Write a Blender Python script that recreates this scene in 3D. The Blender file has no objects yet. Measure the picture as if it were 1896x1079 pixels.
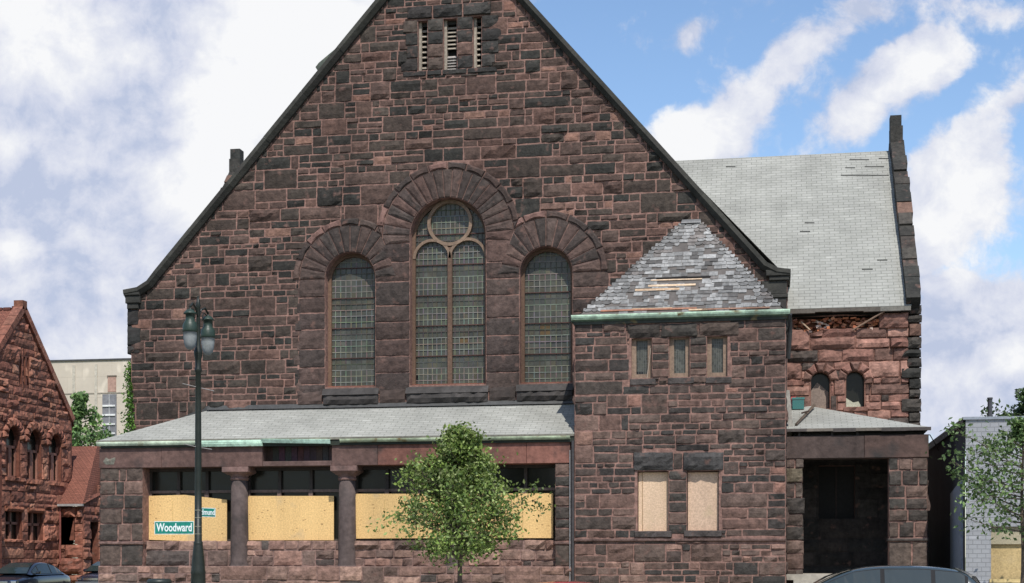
import bpy, math, random
from mathutils import Vector, Matrix, noise
from mathutils.geometry import tessellate_polygon
S = bpy.context.scene
col = S.collection
# ------------------------------------------------------------------ camera
F, HX, HY, EYE = 2716.0, 948.0, 1030.0, 1.65
TH = math.radians(10.06)
CT, ST = math.cos(TH), math.sin(TH)
def P(px, py, Y):
    """point of the plane y=Y that the photograph shows at a pixel -> (x, z)"""
    t = (px - HX) / F
    x = Y * (t * CT - ST) / (CT + t * ST)
    zc = -x * ST + Y * CT
    return x, EYE + (HY - py) * zc / F
def PX(px, Y): return P(px, HY, Y)[0]
def PZ(px, py, Y): return P(px, py, Y)[1]
def SC(px, Y):
    x = PX(px, Y); return F / (-x * ST + Y * CT)
cam = bpy.data.cameras.new('camera'); co = bpy.data.objects.new('camera', cam); col.objects.link(co)
co.location = (0, 0, EYE); co.rotation_euler = (math.pi / 2, 0, TH)
cam.lens = 36.0 * F / 1896; cam.sensor_width = 36; cam.shift_y = (HY - 539.5) / 1896; cam.clip_end = 5000
S.camera = co
S.view_settings.view_transform = 'Standard'; S.view_settings.look = 'None'; S.view_settings.gamma = 1
S.view_settings.exposure = 0.25
# ------------------------------------------------------------------ helpers
class Fr:
    def __init__(s, O, U, N): s.O = Vector(O); s.U = Vector(U).normalized(); s.N = Vector(N).normalized()
    def p(s, u, v, d=0.0):
        q = s.O + s.U * u + s.N * d
        return (q.x, q.y, q.z + v)
def front(Y): return Fr((0, Y, 0), (1, 0, 0), (0, -1, 0))
def right(X): return Fr((X, 0, 0), (0, 1, 0), (1, 0, 0))
def left(X): return Fr((X, 0, 0), (0, 1, 0), (-1, 0, 0))
class MB:
    def __init__(s): s.v = []; s.f = []; s.c = []; s.m = []
    def add(s, vs, fs, c=(1, 1, 1), m=0):
        b = len(s.v); s.v += [tuple(q) for q in vs]
        for f in fs: s.f.append(tuple(i + b for i in f)); s.c.append(c); s.m.append(m)
        return s
    def box(s, x0, x1, y0, y1, z0, z1, c=(1, 1, 1), m=0):
        return s.add([(x, y, z) for z in (z0, z1) for y in (y0, y1) for x in (x0, x1)],
              [(0, 2, 3, 1), (4, 5, 7, 6), (0, 1, 5, 4), (2, 6, 7, 3), (0, 4, 6, 2), (1, 3, 7, 5)], c, m)
    def fbox(s, fr, u0, u1, v0, v1, d0, d1, c=(1, 1, 1), m=0, bev=0.0):
        if bev <= 0:
            pts = [fr.p(u, v, d) for d in (d0, d1) for v in (v0, v1) for u in (u0, u1)]
            return s.add(pts, [(0, 2, 3, 1), (4, 5, 7, 6), (0, 1, 5, 4), (2, 6, 7, 3), (0, 4, 6, 2), (1, 3, 7, 5)], c, m)
        b = bev
        pts = [fr.p(u, v, d0) for v in (v0, v1) for u in (u0, u1)]
        pts += [fr.p(u, v, d1 - b) for v in (v0, v1) for u in (u0, u1)]
        pts += [fr.p(u, v, d1) for v in (v0 + b, v1 - b) for u in (u0 + b, u1 - b)]
        return s.add(pts, [(0, 2, 3, 1), (0, 1, 5, 4), (2, 6, 7, 3), (0, 4, 6, 2), (1, 3, 7, 5),
                           (4, 5, 9, 8), (6, 10, 11, 7), (4, 8, 10, 6), (5, 7, 11, 9), (8, 9, 11, 10)], c, m)
    def prism(s, fr, poly, d0, d1, c=(1, 1, 1), m=0):
        n = len(poly)
        pts = [fr.p(u, v, d0) for u, v in poly] + [fr.p(u, v, d1) for u, v in poly]
        tri = tessellate_polygon([[Vector((u, v, 0)) for u, v in poly]])
        fs = [tuple(t) for t in tri] + [tuple(i + n for i in t) for t in tri]
        fs += [(i, (i + 1) % n, (i + 1) % n + n, i + n) for i in range(n)]
        return s.add(pts, fs, c, m)
    def tube(s, pts, rs, n=10, c=(1, 1, 1), m=0, cap=True):
        pts = [Vector(p) for p in pts]
        if not isinstance(rs, (list, tuple)): rs = [rs] * len(pts)
        vs = []
        for i, p in enumerate(pts):
            d = (pts[min(i + 1, len(pts) - 1)] - pts[max(i - 1, 0)]).normalized()
            a = d.cross(Vector((0.13, 0.31, 1)) if abs(d.z) < .9 else Vector((1, 0.1, 0))).normalized(); b = d.cross(a)
            for k in range(n):
                t = 2 * math.pi * k / n; vs.append(p + (a * math.cos(t) + b * math.sin(t)) * rs[i])
        fs = [(i * n + k, i * n + (k + 1) % n, (i + 1) * n + (k + 1) % n, (i + 1) * n + k) for i in range(len(pts) - 1) for k in range(n)]
        if cap: fs += [tuple(range(n)), tuple((len(pts) - 1) * n + k for k in range(n))]
        return s.add(vs, fs, c, m)
    def lathe(s, cx, cy, prof, n=24, c=(1, 1, 1), m=0):
        vs = [(cx + r * math.cos(2 * math.pi * k / n), cy + r * math.sin(2 * math.pi * k / n), z) for r, z in prof for k in range(n)]
        fs = [(i * n + k, i * n + (k + 1) % n, (i + 1) * n + (k + 1) % n, (i + 1) * n + k) for i in range(len(prof) - 1) for k in range(n)]
        fs += [tuple(range(n)), tuple((len(prof) - 1) * n + k for k in range(n))]
        return s.add(vs, fs, c, m)
    def wall(s, fr, outer, holes, reveal=0.45, c=(1, 1, 1), m=0, d=0.0):
        """flat polygon with holes, plus the reveals of the holes"""
        loops = [[Vector((u, v, 0)) for u, v in outer]] + [[Vector((u, v, 0)) for u, v in h] for h in holes]
        flat = [p for l in loops for p in l]
        s.add([fr.p(p.x, p.y, d) for p in flat], [tuple(t) for t in tessellate_polygon(loops)], c, m)
        for h in holes:
            n = len(h)
            s.add([fr.p(u, v, d) for u, v in h] + [fr.p(u, v, d - reveal) for u, v in h],
                  [(i, (i + 1) % n, (i + 1) % n + n, i + n) for i in range(n)], c, m)
        return s
    def build(s, name, mats, parent=None, smooth=False, local=False):
        me = bpy.data.meshes.new(name)
        off = Vector((0, 0, 0))
        if not local:
            q = parent
            while q: off = off + Vector(q.location); q = q.parent
        me.from_pydata([(x - off.x, y - off.y, z - off.z) for x, y, z in s.v], [], s.f)
        if not isinstance(mats, (list, tuple)): mats = [mats]
        for mt in mats: me.materials.append(mt)
        a = me.attributes.new('Col', 'FLOAT_COLOR', 'FACE')
        a.data.foreach_set('color', [k for c in s.c for k in (c[0], c[1], c[2], 1.0)])
        me.polygons.foreach_set('material_index', s.m)
        if smooth: me.polygons.foreach_set('use_smooth', [True] * len(s.f))
        me.validate(); me.update()
        o = bpy.data.objects.new(name, me); col.objects.link(o)
        if parent: o.parent = parent
        return o
def thing(name, loc, label, cat, group=None):
    o = bpy.data.objects.new(name, None); col.objects.link(o); o.location = loc; o.empty_display_size = .3
    o['label'] = label; o['category'] = cat
    if group: o['group'] = group
    return o
def tag(o, label, cat, group=None, kind=None):
    o['label'] = label; o['category'] = cat
    if group: o['group'] = group
    if kind: o['kind'] = kind
    return o
def struct(o): o['kind'] = 'structure'; return o
# ------------------------------------------------------------------ materials
def nodes(name):
    m = bpy.data.materials.new(name); m.use_nodes = True
    nt = m.node_tree; b = nt.nodes['Principled BSDF']
    return m, nt, b
def N(nt, t, **kw):
    n = nt.nodes.new(t)
    for k, v in kw.items():
        if k.startswith('i_'): n.inputs[int(k[2:]) if k[2:].isdigit() else k[2:].replace('_', ' ')].default_value = v
        else: setattr(n, k, v)
    return n
def attr_mat(name, rough=.85, nscale=6, namp=.5, bump=.3, bscale=30, spec=.3, big=0.35, metallic=0, stain=None):
    """colour from the face attribute, varied by two noises, with fine bump"""
    m, nt, b = nodes(name); L = nt.links
    at = N(nt, 'ShaderNodeAttribute', attribute_name='Col')
    tc = N(nt, 'ShaderNodeTexCoord')
    n1 = N(nt, 'ShaderNodeTexNoise', i_Scale=nscale, i_Detail=6, i_Roughness=.65)
    n2 = N(nt, 'ShaderNodeTexNoise', i_Scale=.45, i_Detail=3)
    st_ = N(nt, 'ShaderNodeMapping'); st_.inputs['Scale'].default_value = (1.6, 1.6, .42)      # rain streaks run down
    L.new(tc.outputs['Object'], n1.inputs['Vector']); L.new(tc.outputs['Object'], st_.inputs[0]); L.new(st_.outputs[0], n2.inputs['Vector'])
    r1 = N(nt, 'ShaderNodeMapRange', i_1=.3, i_2=.7, i_3=1 - namp, i_4=1 + namp); L.new(n1.outputs[0], r1.inputs[0])
    r2 = N(nt, 'ShaderNodeMapRange', i_1=.3, i_2=.7, i_3=1 - big, i_4=1 + big); L.new(n2.outputs[0], r2.inputs[0])
    mu = N(nt, 'ShaderNodeMath', operation='MULTIPLY'); L.new(r1.outputs[0], mu.inputs[0]); L.new(r2.outputs[0], mu.inputs[1])
    vm = N(nt, 'ShaderNodeVectorMath', operation='SCALE'); L.new(at.outputs['Color'], vm.inputs[0]); L.new(mu.outputs[0], vm.inputs['Scale'])
    out = vm.outputs[0]
    if stain:
        sc, lo, hi, c = stain
        n3 = N(nt, 'ShaderNodeTexNoise', i_Scale=sc, i_Detail=5); L.new(tc.outputs['Object'], n3.inputs['Vector'])
        r3 = N(nt, 'ShaderNodeMapRange', i_1=lo, i_2=hi); L.new(n3.outputs[0], r3.inputs[0])
        mx = N(nt, 'ShaderNodeMix', data_type='RGBA'); L.new(r3.outputs[0], mx.inputs[0]); L.new(out, mx.inputs[6]); mx.inputs[7].default_value = (*c, 1)
        out = mx.outputs[2]
    L.new(out, b.inputs['Base Color'])
    b.inputs['Roughness'].default_value = rough; b.inputs['Specular IOR Level'].default_value = spec; b.inputs['Metallic'].default_value = metallic
    if bump:
        n4 = N(nt, 'ShaderNodeTexNoise', i_Scale=bscale, i_Detail=4); L.new(tc.outputs['Object'], n4.inputs['Vector'])
        bp = N(nt, 'ShaderNodeBump', i_Strength=bump, i_Distance=.02); L.new(n4.outputs[0], bp.inputs['Height']); L.new(bp.outputs[0], b.inputs['Normal'])
    return m
M = {}
M['stone'] = attr_mat('sandstone_blocks', nscale=5.5, namp=.5, bump=.9, bscale=16, big=.25, stain=(3.2, .60, .74, (.13, .075, .06)))
M['plain'] = attr_mat('weathered_surface', nscale=4, namp=.25, bump=.2, big=.15)
M['trim'] = attr_mat('sooty_dressed_stone', nscale=5, namp=.35, bump=.5, bscale=12, big=.3, stain=(1.3, .55, .75, (.035, .03, .028)))
M['wood'] = attr_mat('painted_wood', nscale=12, namp=.3, bump=.2, rough=.7)
M['osb'] = attr_mat('particle_board', nscale=20, namp=.26, bump=.3, rough=.85, big=.16, stain=(1.6, .60, .85, (.40, .31, .19)))
M['copper'] = attr_mat('green_copper', nscale=5, namp=.4, bump=.3, rough=.6, stain=(2.5, .58, .68, (.16, .12, .05)))
M['slate'] = attr_mat('slates', nscale=9, namp=.4, bump=.4, rough=.6)
M['metal'] = attr_mat('painted_metal', nscale=8, namp=.25, bump=.15, rough=.45, spec=.35, big=.15)
M['paint'] = attr_mat('car_paint', nscale=3, namp=.04, bump=0, rough=.18, spec=.6, big=.02)
M['paint'].node_tree.nodes['Principled BSDF'].inputs['Coat Weight'].default_value = .8
M['rubber'] = attr_mat('rubber', nscale=8, namp=.1, bump=.1, rough=.8)
M['chrome'] = attr_mat('chrome', nscale=3, namp=.03, bump=0, rough=.12, metallic=1, big=.02)
def glass_mat(name, c, rough=.12, spec=.5):
    m, nt, b = nodes(name); b.inputs['Base Color'].default_value = (*c, 1); b.inputs['Roughness'].default_value = rough; b.inputs['Specular IOR Level'].default_value = spec
    tc = N(nt, 'ShaderNodeTexCoord'); n = N(nt, 'ShaderNodeTexNoise', i_Scale=1.7); nt.links.new(tc.outputs['Object'], n.inputs['Vector'])
    bp = N(nt, 'ShaderNodeBump', i_Strength=.15, i_Distance=.05); nt.links.new(n.outputs[0], bp.inputs['Height']); nt.links.new(bp.outputs[0], b.inputs['Normal'])
    return m
M['glass'] = glass_mat('dark_glass', (.014, .014, .011), .2, .25)
M['carglass'] = glass_mat('car_glass', (.02, .03, .03), .04, .7)
M['leaded'] = attr_mat('leaded_glass', nscale=2.2, namp=.35, bump=.35, bscale=7, rough=.32, spec=.5, big=.2)
def shingle(name, c1, c2, mortar, w=.32, h=.16, blotch=.2):
    m, nt, b = nodes(name); L = nt.links
    uv = N(nt, 'ShaderNodeAttribute', attribute_name='rc')          # metres across and up the slope
    br = N(nt, 'ShaderNodeTexBrick'); br.inputs['Color1'].default_value = (*c1, 1); br.inputs['Color2'].default_value = (*c2, 1); br.inputs['Mortar'].default_value = (*mortar, 1)
    br.inputs['Scale'].default_value = 1; br.inputs['Brick Width'].default_value = w; br.inputs['Row Height'].default_value = h
    br.inputs['Mortar Size'].default_value = .012; br.inputs['Mortar Smooth'].default_value = .3; br.inputs['Bias'].default_value = -.2
    L.new(uv.outputs['Vector'], br.inputs['Vector'])
    n2 = N(nt, 'ShaderNodeTexNoise', i_Scale=.5, i_Detail=6, i_Roughness=.7); L.new(uv.outputs['Vector'], n2.inputs['Vector'])
    r2 = N(nt, 'ShaderNodeMapRange', i_1=.3, i_2=.7, i_3=1 - blotch, i_4=1 + blotch); L.new(n2.outputs[0], r2.inputs[0])
    # light weathered runs along single courses
    mp = N(nt, 'ShaderNodeMapping'); mp.inputs['Scale'].default_value = (1.1, 1 / h * 1.0, 1); L.new(uv.outputs['Vector'], mp.inputs['Vector'])
    n3 = N(nt, 'ShaderNodeTexNoise', i_Scale=1.0, i_Detail=1); L.new(mp.outputs[0], n3.inputs['Vector'])
    r3 = N(nt, 'ShaderNodeMapRange', i_1=.62, i_2=.72, i_3=1, i_4=1.22); L.new(n3.outputs[0], r3.inputs[0])
    mu = N(nt, 'ShaderNodeMath', operation='MULTIPLY'); L.new(r2.outputs[0], mu.inputs[0]); L.new(r3.outputs[0], mu.inputs[1])
    vm = N(nt, 'ShaderNodeVectorMath', operation='SCALE'); L.new(br.outputs['Color'], vm.inputs[0]); L.new(mu.outputs[0], vm.inputs['Scale'])
    L.new(vm.outputs[0], b.inputs['Base Color']); b.inputs['Roughness'].default_value = .9; b.inputs['Specular IOR Level'].default_value = .2
    bp = N(nt, 'ShaderNodeBump', i_Strength=.5, i_Distance=.015, invert=True); L.new(br.outputs['Fac'], bp.inputs['Height']); L.new(bp.outputs[0], b.inputs['Normal'])
    return m
M['shingle'] = shingle('grey_green_shingles', (.282, .28, .254), (.25, .25, .224), (.172, .173, .153), .36, .165)
M['redshingle'] = shingle('red_roof_tiles', (.20, .08, .055), (.15, .06, .042), (.06, .025, .02), .2, .12)
M['whitebrick'] = shingle('grey_painted_brick', (.285, .29, .302), (.265, .27, .28), (.205, .21, .217), .24, .13, .1)
M['tanwall'] = shingle('tan_wall', (.50, .44, .36), (.49, .43, .35), (.43, .375, .30), 2.6, 1.7, .08)
def roofface(mb, a, b_, c, d=None, m=0):
    """roof slope a-b (eave), c-d (ridge); returns nothing; rc coords are stored afterwards"""
    pts = [a, b_, c] + ([d] if d else [])
    mb.add(pts, [tuple(range(len(pts)))], (1, 1, 1), m)
def set_rc(o):
    """store per-corner metres (along the course, up the slope) for shingle and brick patterns"""
    me = o.data; at = me.attributes.new('rc', 'FLOAT_VECTOR', 'CORNER'); out = [0.0] * (3 * len(me.loops))
    for p in me.polygons:
        n = p.normal
        if n.z < 0: n = -n
        if abs(n.z) > .995: u, v = Vector((1, 0, 0)), Vector((0, 1, 0))
        else:
            u = Vector((0, 0, 1)).cross(n).normalized(); v = n.cross(u)
        for li in p.loop_indices:
            q = me.vertices[me.loops[li].vertex_index].co
            out[3 * li] = q.dot(u) + 50; out[3 * li + 1] = q.dot(v) + 50
    at.data.foreach_set('vector', out)
    return o
def leafmat(name):
    m, nt, b = nodes(name); L = nt.links
    at = N(nt, 'ShaderNodeAttribute', attribute_name='Col'); L.new(at.outputs['Color'], b.inputs['Base Color'])
    b.inputs['Roughness'].default_value = .5; b.inputs['Specular IOR Level'].default_value = .35
    tr = N(nt, 'ShaderNodeBsdfTranslucent'); L.new(at.outputs['Color'], tr.inputs[0])
    mx = N(nt, 'ShaderNodeMixShader', i_0=.3); out = nt.nodes['Material Output']
    L.new(b.outputs[0], mx.inputs[1]); L.new(tr.outputs[0], mx.inputs[2]); L.new(mx.outputs[0], out.inputs[0])
    return m
M['leaf'] = leafmat('leaves')
M['bark'] = attr_mat('bark', nscale=14, namp=.4, bump=.6, bscale=25)
# ------------------------------------------------------------------ masonry
PAL = {
 'nave': [((.026, .024, .022), 22), ((.047, .035, .030), 35), ((.068, .043, .037), 30), ((.095, .055, .046), 11), ((.18, .098, .078), 3)],
 'tower': [((.034, .030, .029), 20), ((.056, .042, .038), 36), ((.082, .055, .048), 32), ((.115, .071, .061), 10), ((.20, .11, .09), 2)],
 'low': [((.07, .055, .052), 16), ((.13, .085, .075), 24), ((.19, .115, .098), 36), ((.25, .15, .125), 24)],
 'pier': [((.045, .038, .035), 30), ((.075, .055, .048), 40), ((.11, .07, .06), 30)],
 'dressed': [((.046, .034, .032), 40), ((.064, .043, .039), 40), ((.086, .053, .047), 20)],
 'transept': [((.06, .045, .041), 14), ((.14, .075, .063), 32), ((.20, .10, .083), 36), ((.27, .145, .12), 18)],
 'quoin': [((.03, .028, .026), 60), ((.05, .042, .038), 30), ((.12, .07, .055), 10)],
 'red': [((.225, .092, .066), 30), ((.27, .115, .082), 40), ((.175, .07, .052), 20), ((.33, .155, .11), 10)],
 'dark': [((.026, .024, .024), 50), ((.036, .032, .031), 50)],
}
def pick(pal, rng):
    L = PAL[pal]; t = rng.random() * sum(w for _, w in L)
    for c, w in L:
        t -= w
        if t <= 0: break
    k = rng.uniform(.83, 1.2); h = rng.uniform(.95, 1.06)
    return (c[0] * k, c[1] * k * h, c[2] * k * h * .92)
def rough(mb, fr, u0, u1, v0, v1, rng, c, prot=.03, amp=.03, m=0, base=-.004):
    w, h = u1 - u0, v1 - v0
    ins = min(.022, w * .2, h * .2)
    nu = max(1, int(w / .15)); nv = max(1, int(h / .12))
    us = [u0] + [u0 + ins + (w - 2 * ins) * i / nu for i in range(nu + 1)] + [u1]
    vs = [v0] + [v0 + ins + (h - 2 * ins) * i / nv for i in range(nv + 1)] + [v1]
    A, B = len(us), len(vs); sd = rng.random() * 100; pts = []
    tilt = rng.uniform(-.5, .5) * amp; tu = rng.uniform(-.4, .4) * amp
    for j, v in enumerate(vs):
        for i, u in enumerate(us):
            if i in (0, A - 1) or j in (0, B - 1): d = base; ju = rng.uniform(-.012, .012); jv = rng.uniform(-.011, .011)
            else:
                e = i in (1, A - 2) or j in (1, B - 2)
                d = prot * (rng.uniform(.45, .95) if e else rng.uniform(.95, 1.25)) + amp * (noise.noise(Vector((u * 4 + sd, v * 5, sd))) * .9 + (.25 if not e else -.1))
                d += tilt * ((v - v0) / h - .5) * 2 + tu * ((u - u0) / w - .5) * 2
                d = max(d, .006); ju = rng.uniform(-.008, .008); jv = rng.uniform(-.008, .008)
            pts.append(fr.p(u + ju, v + jv, d))
    mb.add(pts, [(j * A + i, j * A + i + 1, (j + 1) * A + i + 1, (j + 1) * A + i) for j in range(B - 1) for i in range(A - 1)], c, m)
def rpoly(mb, fr, poly, rng, c, prot=.05, amp=.015, m=0, ins=.02, base=-.004):
    """rock faced stone with a convex outline"""
    n = len(poly); cu = sum(p[0] for p in poly) / n; cv = sum(p[1] for p in poly) / n
    R = [poly]; ring = []
    for k, (s, dd) in enumerate(((1, base), (0, prot * .8), (-1, prot + amp))):
        lp = []
        for u, v in poly:
            L = math.hypot(u - cu, v - cv) or 1
            f = 1 if k == 0 else (1 - min(ins * 1.4 / L, .3) if k == 1 else .5)
            lp.append(fr.p(cu + (u - cu) * f, cv + (v - cv) * f, dd + (0 if k == 0 else rng.uniform(-.5, .5) * amp)))
        ring.append(lp)
    pts = ring[0] + ring[1] + ring[2] + [fr.p(cu, cv, prot + amp * rng.uniform(.3, 1.5))]
    fs = []
    for k in (0, 1): fs += [(k * n + i, k * n + (i + 1) % n, (k + 1) * n + (i + 1) % n, (k + 1) * n + i) for i in range(n)]
    fs += [(2 * n + i, 2 * n + (i + 1) % n, 3 * n) for i in range(n)]
    mb.add(pts, fs, c, m)
def ashlar(rng, x0, x1, z0, z1, mask, u=.09, hs=None, wr=None, asp=(1.35, 3.9)):
    """random snecked ashlar: bands, split into one, two or three courses, broken by taller stones"""
    k = u / .09 * 1.24; out = []; W_ = x1 - x0
    def put(a, b, c, d):
        # trim against the mask
        n = max(2, int((b - a) / .05)); best = (0, 0); 
        for lo, hi in ((c, d),):
            zs_ = (lo + (hi - lo) * .2, (lo + hi) / 2, hi - (hi - lo) * .2)
            ok = [[mask(a + (b - a) * (i + .5) / n, z) for i in range(n)] for z in zs_]
            rows = [sum(r) for r in ok]
            if max(rows) == 0: return
            if rows[1] and rows[0] * 3 < rows[1] * 1: lo = (lo + hi) / 2; use = ok[2]
            elif rows[1] and rows[2] * 3 < rows[1] * 1: use = ok[0] if rows[0] else ok[1]; hi = (lo + hi) / 2 + (hi - lo) * .1
            elif not rows[1]:
                if rows[0]: hi = lo + (hi - lo) * .4; use = ok[0]
                else: lo = hi - (hi - lo) * .4; use = ok[2]
            else: use = ok[1]
            i = 0
            while i < n:
                if not use[i]: i += 1; continue
                j = i
                while j < n and use[j]: j += 1
                p, q = a + (b - a) * i / n, a + (b - a) * j / n
                if q - p > .07 and hi - lo > .06: out.append((p, q, lo, hi))
                i = j
    def row(a, b, c, d):
        h = d - c; x = a
        while x < b - 1e-4:
            w = max(.16 * k, h * rng.uniform(*asp)) * (1 if rng.random() > .12 else .6); w = min(w, 1.25 * k)
            if b - (x + w) < .17 * k: w = b - x
            put(x, min(b, x + w), c + rng.uniform(-.006, .006), d + rng.uniform(-.006, .006)); x += w
    z = z0
    while z < z1 - .05:
        H = rng.choice((.27, .33, .36, .36, .40, .45, .45, .50, .54)) * k
        if hs and len(hs) <= 2: H = rng.choice((.30, .34, .38)) * k
        if z1 - z - H < .16 * k: H = z1 - z
        x = x0 - rng.uniform(0, .5)
        while x < x1:
            mw = rng.uniform(.7, 2.3) * k; e = min(x + mw, x1)
            if x1 - e < .4: e = x1
            xx = max(x, x0)
            if H > .31 * k and rng.random() < .42 and not (hs and len(hs) <= 2):
                tw = H * rng.uniform(.9, 1.9)
                if rng.random() < .5: put(xx, min(e, xx + tw), z, z + H); xx = min(e, xx + tw)
                else:
                    if e - tw > xx: put(e - tw, e, z, z + H); e2 = e; e = e - tw
                    else: e2 = e
                    if e > xx:
                        f = rng.choice((.38, .5, .6)); row(xx, e, z, z + H * f); row(xx, e, z + H * f, z + H)
                    x = e2; continue
            if xx < e:
                if H < .30 * k: row(xx, e, z, z + H)
                elif H > .44 * k and rng.random() < .28: row(xx, e, z, z + H * .33); row(xx, e, z + H * .33, z + H * .68); row(xx, e, z + H * .68, z + H)
                elif H < .42 * k and rng.random() < .3: row(xx, e, z, z + H)
                else: f = rng.choice((.36, .42, .5, .58, .64)); row(xx, e, z, z + H * f); row(xx, e, z + H * f, z + H)
            x = e
        z += H
    return out
def stones(mb, fr, rects, rng, pal, joint=.0155, prot=.021, amp=.030, m=0, colf=None):
    for a, b, c, d in rects:
        cc = pick(colf((a + b) / 2, (c + d) / 2) if colf else pal, rng)
        q = rng.choice((.6, .8, 1, 1.2, 2.4)); rough(mb, fr, a + joint, b - joint, c + joint, d - joint, rng, cc, prot * rng.uniform(.7, 1.4) * (1 + (q - 1) * .6), amp * q, m)
MORT = (.195, .112, .09)
MORTD = (.11, .07, .058)
def course(mb, fr, u0, u1, v0, v1, n, rng, pal, splits=(1,), joint=.014, prot=.03, amp=.02, m=0):
    """stacked courses of dressed blocks between two verticals"""
    hs = [rng.uniform(.8, 1.2) for _ in range(n)]; T = sum(hs); v = v0
    for k in range(n):
        h = (v1 - v0) * hs[k] / T; ns = rng.choice(splits)
        cut = [u0] + sorted(u0 + (u1 - u0) * ((i + 1) / ns + rng.uniform(-.12, .12)) for i in range(ns - 1)) + [u1]
        for a, b in zip(cut, cut[1:]): rough(mb, fr, a + joint, b - joint, v + joint, v + h - joint, rng, pick(pal, rng), prot * rng.uniform(.8, 1.3), amp, m)
        v += h
def inside(poly, x, y):
    r = False; n = len(poly)
    for i in range(n):
        x1, y1 = poly[i]; x2, y2 = poly[(i + 1) % n]
        if (y1 > y) != (y2 > y) and x < (x2 - x1) * (y - y1) / (y2 - y1) + x1: r = not r
    return r
def clip(poly, p, nrm):
    """keep the side of the line through p where dot(q-p, nrm) >= 0"""
    out = []; n = len(poly)
    for i in range(n):
        a, b = poly[i], poly[(i + 1) % n]
        da = (a[0] - p[0]) * nrm[0] + (a[1] - p[1]) * nrm[1]; db = (b[0] - p[0]) * nrm[0] + (b[1] - p[1]) * nrm[1]
        if da >= 0: out.append(a)
        if (da >= 0) != (db >= 0): t = da / (da - db); out.append((a[0] + (b[0] - a[0]) * t, a[1] + (b[1] - a[1]) * t))
    return out
def archloop(cx, r, sp, bot, n=28):
    return [(cx - r, bot)] + [(cx - r * math.cos(math.pi * i / n), sp + r * math.sin(math.pi * i / n)) for i in range(n + 1)] + [(cx + r, bot)]
# ================================================================== STONE CHURCH
YN, YA, YT, YP, YW = 48.0, 45.7, 45.6, 46.2, 49.0
rng = random.Random(7)
church = thing('stone_church', (-8, 48, 0), 'big dark brown stone church with a steep gable, three arched windows and boarded arcade', 'church')
fN = front(YN)
def pn(px, py): return P(px, py, YN)
# ---- nave gable wall
outerL = [(232, 538), (258, 533), (275, 522), (288, 505), (832, -160)]
outerR = [(832, -160), (1400, 465), (1420, 487), (1440, 497), (1464, 500)]
xl, xr = PX(243, YN), PX(1458, YN)
apex = pn(832, -142)
gable = [(xl, 0)] + [(xl, pn(243, 548)[1]), pn(272, 545), pn(297, 510), apex, pn(1392, 472), pn(1414, 500), (xr, pn(1458, 515)[1]), (xr, 0)]
sN = SC(829, YN)
def loc(cx, cy): return P(cx, cy, YN)
Cc = loc(829, 437); rC = 72 / SC(829, YN); RC = 137 / SC(829, YN)
Lc = loc(648.5, 514); rL = 48 / SC(648, YN); RL = 110 / SC(648, YN)
Rc = loc(1011, 505); rR = 49.5 / SC(1011, YN); RR = 115 / SC(1011, YN)
zb = [PZ(648, 716, YN), PZ(829, 712, YN), PZ(1011, 709, YN)]
h0 = archloop(Lc[0], rL, Lc[1], zb[0]); h1 = archloop(Cc[0], rC, Cc[1], zb[1]); h2 = archloop(Rc[0], rR, Rc[1], zb[2])
slits = []
for a, b, t, bt in ((774, 791.5, 38, 130), (821, 846, 34, 130), (876, 891.5, 30, 126)):
    slits.append((PX(a, YN), PX(b, YN), PZ((a + b) / 2, bt, YN), PZ((a + b) / 2, t, YN)))
shol = [[(a, c), (a, d), (b, d), (b, c)] for a, b, c, d in slits]
w = MB(); w.wall(fN, gable, [h0, h1, h2] + shol, .5, MORT, 0)
# back and sides of the nave wall slab
w.prism(fN, gable, -.55, -.56, MORTD)
for i in range(len(gable)):
    a, b = gable[i], gable[(i + 1) % len(gable)]
    w.add([fN.p(*a, 0), fN.p(*b, 0), fN.p(*b, -.56), fN.p(*a, -.56)], [(0, 1, 2, 3)], MORTD)
w.box(xl, xl + .5, YN + .3, 66, 0, gable[1][1], MORTD); w.box(xr - .5, xr, YN + .3, 66, 0, gable[1][1], MORTD)
dl, dr = PX(553, YN), PX(1128, YN)
dz0, dz1 = PZ(829, 745, YN), Lc[1]
mid = (RC + rC) / 2
def inshape(x, z, grow=0.0):
    if dl - grow < x < dr + grow and dz0 < z <= dz1: return True
    for (c, R) in ((Cc, RC), (Lc, RL), (Rc, RR)):
        if z > c[1] and math.hypot(x - c[0], z - c[1]) < R + grow - .06: return True
        if c is Cc and dz1 < z <= c[1] and abs(x - c[0]) < R: return True
    return False
slx0, slx1 = PX(756, YN), PX(905, YN); slz0, slz1 = PZ(829, 137, YN), PZ(829, 7, YN)
inner = [(xl + .02, 0), (xl + .02, gable[1][1] + .1), (gable[2][0] + .02, gable[2][1]), (gable[3][0] + .06, gable[3][1]), (apex[0], apex[1] - .1), (gable[5][0] - .06, gable[5][1]), (xr - .02, gable[7][1]), (xr - .02, 0)]
hideT = PX(1075, YN); hideTr = PX(1440, YN); hz = PZ(1260, 560, YN); az = PZ(700, 790, YN)
def mN(x, z):
    if not inside(inner, x, z): return False
    if inshape(x, z): return False
    if slx0 < x < slx1 and slz0 < z < slz1: return False
    if z < az - .2 and xl + 1.0 < x: return False                 # hidden behind the arcade roof
    if hideT < x < hideTr and z < hz: return False                 # covered by the tower
    return True
def palN(x, z): return 'nave'
stones(w, fN, ashlar(rng, xl, xr, 0, apex[1], mN), rng, 'nave', colf=palN)
# sides of the nave (the left flank shows from a step aside)
def side_ashlar(mb, fr, y0, y1, z0, z1, seed, pal='nave'):
    r = random.Random(seed); stones(mb, fr, ashlar(r, y0, y1, z0, z1, lambda a, b: True, .15, wr=(2, 8)), r, pal)
side_ashlar(w, left(xl), YN + .02, 54, 0, gable[1][1] - .1, 3)
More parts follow.
